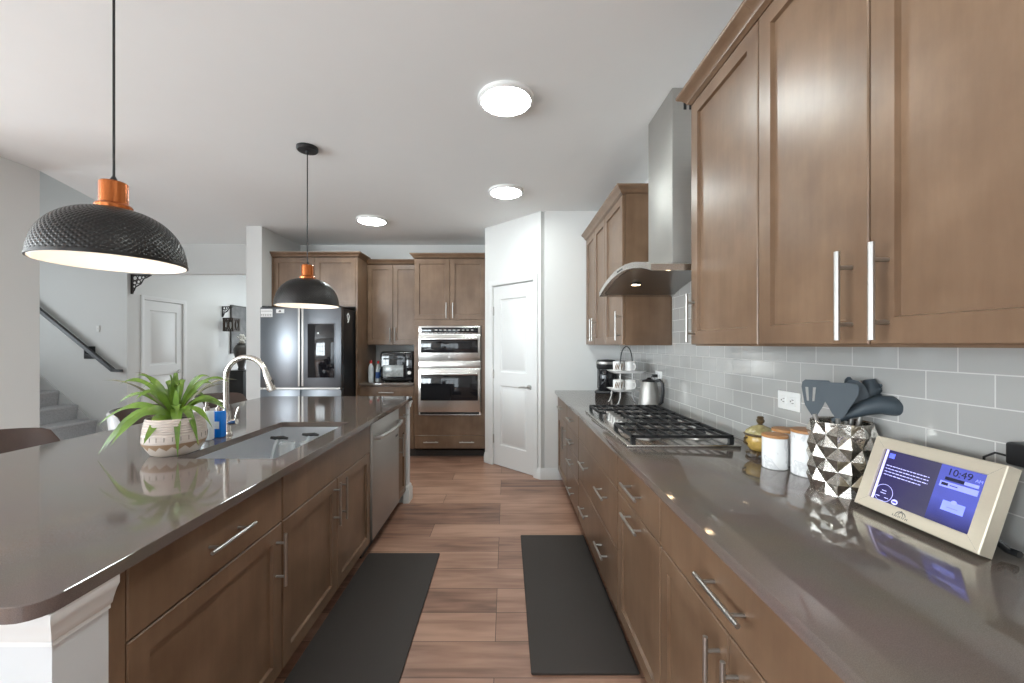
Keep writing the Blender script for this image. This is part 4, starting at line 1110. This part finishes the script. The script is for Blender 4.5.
b = MB(); a = [k*2*PI/40 for k in range(41)]
b.tube([(gz[0]+.024*math.cos(q), .0075, gz[1]+.024*math.sin(q)) for q in a if gz[1]+.024*math.sin(q) > V0], .0006, 5)
b.build('gauge_ring', pale, scn)
b = MB()
for (x0, z0, w2) in ((-.006, .006, .012), (-.008, -.001, .014), (-.018, -.012, .010), (.006, -.012, .010)): b.box(gz[0]+x0, gz[0]+x0+w2, .0072, .0078, gz[1]+z0, gz[1]+z0+.0018)
b.build('gauge_marks', pale, scn)
b = MB().prism([(S0+.066+.008*math.cos(q), V0+.009+.007*math.sin(q)) for q in [k*2*PI/20 for k in range(20)]], 'y', .0072, .0078); b.build('round_button', pale, scn)
MB().box(S0+.061, S0+.071, .0066, .0072, V0+.006, V0+.011).build('button_mark', emit('screen_indigo', (.06, .05, .30), 1), scn)
def font_mesh(name, cv):
    tmp = bpy.data.objects.new('tmp', cv); C.objects.link(tmp)
    me = bpy.data.meshes.new_from_object(tmp.evaluated_get(bpy.context.evaluated_depsgraph_get()))
    bpy.data.objects.remove(tmp); o = bpy.data.objects.new(name, me); C.objects.link(o); return o
cv = bpy.data.curves.new('clock_text', 'FONT'); cv.body = '10:49'; cv.size = .0235; cv.align_x = 'LEFT'
cv.materials.append(dk); cv.extrude = .0002
to = font_mesh('clock_text', cv); to.parent = scn; to.location = (xm+.012, .0074, V1-.0225); to.rotation_euler = (PI/2, 0, 0)
cv2 = bpy.data.curves.new('am_text', 'FONT'); cv2.body = 'AM'; cv2.size = .010; cv2.materials.append(lil); cv2.extrude = .0002
to = font_mesh('am_text', cv2); to.parent = scn; to.location = (xm+.070, .0074, V1-.0225); to.rotation_euler = (PI/2, 0, 0)
MB().box(xm+.012, xm+.052, .0070, .0078, V1-.036, V1-.028).build('status_pill', dk, scn)
MB().box(xm+.052, xm+.080, .0070, .0078, V1-.036, V1-.028).build('status_pill', lil, scn)
MB().box(xm+.004, xm+.082, .0072, .0078, V1-.054, V1-.040).build('notice_bar', lil, scn)
MB().box(xm+.008, xm+.022, .0066, .0072, V1-.050, V1-.043).build('notice_icon', dk, scn)
MB().box(xm+.026, xm+.042, .0066, .0072, V1-.048, V1-.046).build('notice_text', dk, scn)
MB().box(xm+.022, xm+.068, .0072, .0078, V0+.034, V0+.058).build('card', emit('screen_card', (.20, .24, .78), 1), scn)
MB().prism([(xm+.045+.006*math.cos(q), V0+.058+.005*math.sin(q)) for q in [k*2*PI/16 for k in range(16)]], 'y', .0066, .0072).build('card_icon', lil, scn)
MB().box(xm+.034, xm+.056, .0066, .0072, V0+.042, V0+.0445).build('card_text', emit('screen_violet', (.16, .17, .65), 1), scn)
# domed emblem engraved on the lower border
ex = FW*.50-.022; b = MB()
b.tube([(ex-.012+.012*(1-math.cos(q)), .0018, .013+.010*math.sin(q)) for q in [k*PI/14 for k in range(15)]], .0011, 5)
b.tube([(ex-.006, .0018, .013), (ex-.004, .0018, .019), (ex, .0018, .0225), (ex, .0018, .026)], .0010, 5)
b.tube([(ex+.006, .0018, .013), (ex+.004, .0018, .019), (ex, .0018, .0225)], .0010, 5)
for q in range(9): b.tube([(ex-.018+q*.0045, .0012, .0062), (ex-.018+q*.0045+(.0012 if q % 2 else 0), .0012, .0118)], .0012, 4)
b.tube([(ex-.019, .0012, .0085), (ex+.019, .0012, .0085)], .0006, 4)
b.build('emblem', 'ink', df)
MB().box(FW*.5-.03, FW*.5+.03, T, T+.006, .02, .16).build('back_plate', 'black', df)
lb = MB(); lb.tube([(FW*.93, T, .05), (FW*.96, T+.045, .031), (FW*1.03, T+.045, .031)], .008, 8); lb.build('stand', 'black', df)
ad = thing('power_adapter', 'black plug-in power adapter on the tiles above the display', 'adapter', (WX-.006, .860, 1.140))
MB().box(-.038, 0, -.055, .055, -.026, .026, .006).build('adapter_body', 'black', ad)
MB().tube([(-.030, .053, -.008), (-.034, .075, -.006), (-.030, .10, -.022), (-.012, .118, -.06), (-.008, .115, -.12), (-.010, .10, -.20)], .0026, 8).build('cable', 'black', ad)
def outlet(y, z, label):
    t = thing('wall_outlet', label, 'outlet', (WX-.0062, y, z), 0, 'wall outlets in the tile'); t.scale = (1, 1.12, 1.05)
    p_ = MB().box(-.006, 0, -.0585, .0585, -.036, .036, .003).build('cover_plate', 'white', t)
    for s_ in (-1, 1):
        q = MB().box(-.0085, -.005, s_*.024-.016, s_*.024+.016, -.017, .017, .003).build('receptacle', 'white', p_)
        MB().box(-.0095, -.008, s_*.024-.007, s_*.024+.003, .005, .0075).box(-.0095, -.008, s_*.024-.007, s_*.024+.003, -.0075, -.005).box(-.0095, -.008, s_*.024+.007, s_*.024+.011, -.003, .003).build('slots', 'ink', q)
    return t
outlet(1.660, 1.153, 'white wall outlet above the canisters')
outlet(3.075, 1.145, 'white wall outlet behind the kettle')
pg = thing('plug', 'black plug in the outlet behind the kettle', 'plug', (WX-.0165, 3.10, 1.145))
MB().box(-.035, 0, -.022, .014, -.012, .012, .005).build('plug_body', 'black', pg)
MB().tube([(-.033, 0, -.002), (-.05, .01, -.03), (-.03, .02, -.12), (-.04, .03, -.21)], .003, 8).build('cable', 'black', pg)

# kettle
kt = thing('kettle', 'stainless steel kettle with a black handle behind the cooktop', 'kettle', (1.06, 2.985, .914), -.9)
MB().lathe([(.078, 0), (.082, .006), (.082, .018), (.076, .022)], (0, 0, 0), 32).build('base', 'black', kt)
MB().lathe([(.076, .022), (.075, .04), (.066, .13), (.056, .19), (.052, .197)], (0, 0, 0), 36).build('body', 'steel', kt)
MB().lathe([(.053, .196), (.048, .208), (.02, .216), (.012, .226), (.001, .228)], (0, 0, 0), 28).build('lid', 'black', kt)
MB().tube([(.045, 0, .200), (.085, 0, .212), (.108, 0, .19), (.112, 0, .12), (.104, 0, .055), (.078, 0, .035)], [.011, .012, .012, .011, .010, .009], 12).build('handle', 'black', kt)
b = MB(); b.rings([[(-.050, -.02, .17), (-.050, .02, .17), (-.05, .018, .195), (-.05, -.018, .195)], [(-.085, -.004, .196), (-.085, .004, .196), (-.083, .006, .200), (-.083, -.006, .200)]], True, True, True, False)
b.build('spout', 'steel', kt)
# tiered stand
ts = thing('tiered_stand', 'two-tier white tray stand with a tall black hoop handle', 'stand', (.965, 3.23, .914))
def tray(z):
    b = MB()
    def rr(ax, ay, r, zz):
        P = []
        for cx, cy, a in ((ax-r, ay-r, 0), (-ax+r, ay-r, PI/2), (-ax+r, -ay+r, PI), (ax-r, -ay+r, 3*PI/2)):
            for k in range(5): P.append((cx+r*math.cos(a+PI/2*k/4), cy+r*math.sin(a+PI/2*k/4), zz))
        return P
    b.rings([rr(.115, .075, .02, z), rr(.145, .095, .03, z+.020), rr(.141, .091, .03, z+.020), rr(.113, .073, .02, z+.005)], True, True, True, True)
    return b.build('tray', 'ceramic', ts)
tray(.10); tray(.245)
b = MB(); pts = []
for k in range(17):
    a = PI*k/16; pts.append((.0, .096*math.cos(a), .32+.135*math.sin(a)))
hoop = [(0, .096, .02), (0, .096, .17)] + pts + [(0, -.096, .17), (0, -.096, .02)]
MB().tube([Vector((y*.72, y*.72, z)) for x, y, z in pts], .004, 8).build('hoop_handle', 'blackmetal', ts)
for s_ in (-1, 1):
    MB().tube([(s_*.069, s_*.069, .32), (s_*.069, s_*.069, .10), (s_*.069, s_*.069, .05), (s_*.085, s_*.075, .012), (s_*.095, s_*.078, .004)], .004, 8).build('post', 'ceramic', ts)
    MB().tube([(s_*.10, -s_*.06, .10), (s_*.105, -s_*.065, .05), (s_*.118, -s_*.07, .012), (s_*.128, -s_*.074, .004)], .004, 8).build('foot', 'ceramic', ts)
def mug(loc, label, rot):
    t = thing('mug', label, 'mug', loc, rot, 'mugs on the tiered stand')
    MB().lathe([(.028, 0), (.036, .006), (.041, .035), (.042, .085), (.039, .085), (.037, .012), (.001, .010)], (0, 0, 0), 28, True, False).build('cup', 'ceramic', t)
    MB().tube([(.040, 0, .07), (.060, 0, .066), (.066, 0, .045), (.056, 0, .024), (.039, 0, .020)], .005, 8).build('handle', 'ceramic', t)
    b = MB()
    for k in range(5):
        a = PI+(-.6+.30*k); b.tube([(.0425*math.cos(a-.16), .0425*math.sin(a-.16), .02), (.0430*math.cos(a), .0430*math.sin(a), .045), (.0432*math.cos(a+.18), .0432*math.sin(a+.18), .072)], [.002, .0045, .002], 6)
    b.build('painted_leaves', 'mugdark', t)
for z, nm in ((.101+.005, 'lower'), (.246+.005, 'upper')):
    mug((.965-.072, 3.205, .914+z), 'white mug with brown leaf painting, left on the %s tray' % nm, 1.4)
    mug((.965+.020, 3.20, .914+z), 'white mug with brown leaf painting, right on the %s tray' % nm, -1.2)
# coffee maker
cm = thing('coffee_maker', 'black coffee maker at the far end of the right counter', 'coffee maker', (.985, 3.95, .914), -.35)
MB().box(-.10, .10, -.13, .13, 0, .028, .010).build('base', 'black', cm)
MB().box(-.09, .09, -.01, .13, .028, .25, .02).build('water_column', 'black', cm)
MB().lathe([(.088, .235), (.094, .25), (.094, .305), (.080, .322), (.02, .328)], (0, -.03, 0), 32).build('brew_head', 'black', cm)
MB().lathe([(.0955, .282), (.0965, .288), (.0965, .300), (.0955, .306)], (0, -.03, 0), 32, False, False).build('chrome_band', 'steel', cm)
MB().lathe([(.068, .029), (.072, .035), (.074, .14), (.074, .225), (.070, .232)], (0, -.055, 0), 32).build('carafe', 'blackglass', cm)
MB().cyl((.06, -.125, .014), (.06, -.137, .014), .010, 14).build('button', 'steel', cm)

# ---------------------------------------------------------------- mats
def fmat(x0, x1, y0, y1, label):
    o = MB().box(x0, x1, y0, y1, .0005, .014, .006).build('floor_mat', 'mat'); tag(o, label, 'mat', 'anti-fatigue mats in the aisle'); return o
fmat(-.905, -.435, 1.42, 2.655, 'black rubber floor mat in front of the sink side of the island')
fmat(.105, .56, 1.684, 2.905, 'black rubber floor mat in front of the cooktop drawers')

# ---------------------------------------------------------------- hall things
def lace_bracket(label, loc, rot, s_=.27):
    t = thing('iron_bracket', label, 'bracket', loc, rot, 'wrought iron brackets')
    b = MB(); y = .012
    b.box(0, .018, -y, y, -s_, 0).box(0, s_, -y, y, -.018, 0)
    b.build('angle_bars', 'iron_lace', t)
    b = MB()
    def ring(cx, cz, r): b.tube([(cx+r*math.cos(a), 0, cz+r*math.sin(a)) for a in [2*PI*k/14 for k in range(15)]], .006, 6)
    for (cx, cz, r) in ((.05, -.05, .033), (.115, -.045, .026), (.045, -.115, .026), (.10, -.10, .026), (.165, -.04, .022), (.04, -.165, .022), (.205, -.034, .014), (.034, -.205, .014)): ring(cx*s_/.27, cz*s_/.27, r*s_/.27)
    b.tube([(.018, 0, -s_*.95), (.06*s_/.27, 0, -.17*s_/.27), (.13*s_/.27, 0, -.13*s_/.27), (.17*s_/.27, 0, -.06*s_/.27), (s_*.95, 0, -.018)], .008, 6)
    b.build('scrollwork', 'iron_lace', t)
    return t
lace_bracket('lacy black iron bracket in the corner under the hall header', (-5.168, 5.56, 2.35), 0)
t = lace_bracket('small black iron bracket on the hall wall beside the art print', (-5.318, 7.55, 2.10), 0, .20)
ar = thing('wall_art', 'tall grey art print hanging on the hall wall', 'picture', (-5.318, 8.12, 1.68))
MB().box(0, .025, -.36, .36, -.47, .47, .004).build('frame', 'urn', ar)
MB().box(.024, .028, -.34, .34, -.45, .45).build('print', 'grey_art', ar)
la = thing('hanging_lantern', 'carved dark lantern hanging from the small bracket in the hall', 'lantern', (-5.14, 7.55, 1.755))
b = MB()
for dx in (-.085, .085):
    for dy in (-.085, .085): b.box(dx-.014, dx+.014, dy-.014, dy+.014, -.12, .12)
b.box(-.10, .10, -.10, .10, .105, .125).box(-.10, .10, -.10, .10, -.125, -.105)
b.build('frame', 'lantern', la)
b = MB()
for dy in (-.085, .085):
    for cx in (-.036, .036):
        b.tube([(cx+.030*math.cos(a), dy, .095*math.sin(a)) for a in [2*PI*k/16 for k in range(17)]], .010, 6)
for dx in (-.085, .085):
    for cy in (-.036, .036):
        b.tube([(dx, cy+.030*math.cos(a), .095*math.sin(a)) for a in [2*PI*k/16 for k in range(17)]], .010, 6)
b.build('carved_sides', 'lantern', la)
MB().lathe([(.04, -.10), (.04, .05)], (0, 0, 0), 16).build('candle', 'ceramic', la)
MB().tube([(0, 0, .12), (0, 0, .322)], .004, 6).build('chain', 'iron_lace', la)
pe = thing('pedestal', 'black pedestal cabinet under the urn in the hall', 'pedestal', (-5.02, 7.60, 0))
MB().box(-.17, .17, -.17, .17, .04, .88, .004).build('body', 'black', pe); MB().box(-.18, .18, -.18, .18, .88, .905, .003).build('top', 'black', pe); MB().box(-.18, .18, -.18, .18, 0, .04).build('plinth', 'black', pe)
va = thing('urn', 'dark urn with white flowers on the black pedestal', 'vase', (-4.99, 7.60, .906))
MB().lathe([(.055, 0), (.06, .02), (.05, .05), (.08, .16), (.125, .32), (.13, .40), (.10, .46), (.07, .48), (.08, .50)], (0, 0, 0), 28).build('vessel', 'urn', va)
b = MB()
for q in range(26):
    a = random.uniform(0, 2*PI); r = random.uniform(0, .10); z = .52+random.uniform(0, .14)
    t_ = bmesh.new(); bmesh.ops.create_icosphere(t_, subdivisions=1, radius=random.uniform(.018, .035), matrix=Matrix.Translation((r*math.cos(a), r*math.sin(a), z))); b.merge(t_, True)
b.build('flowers', 'flower', va)
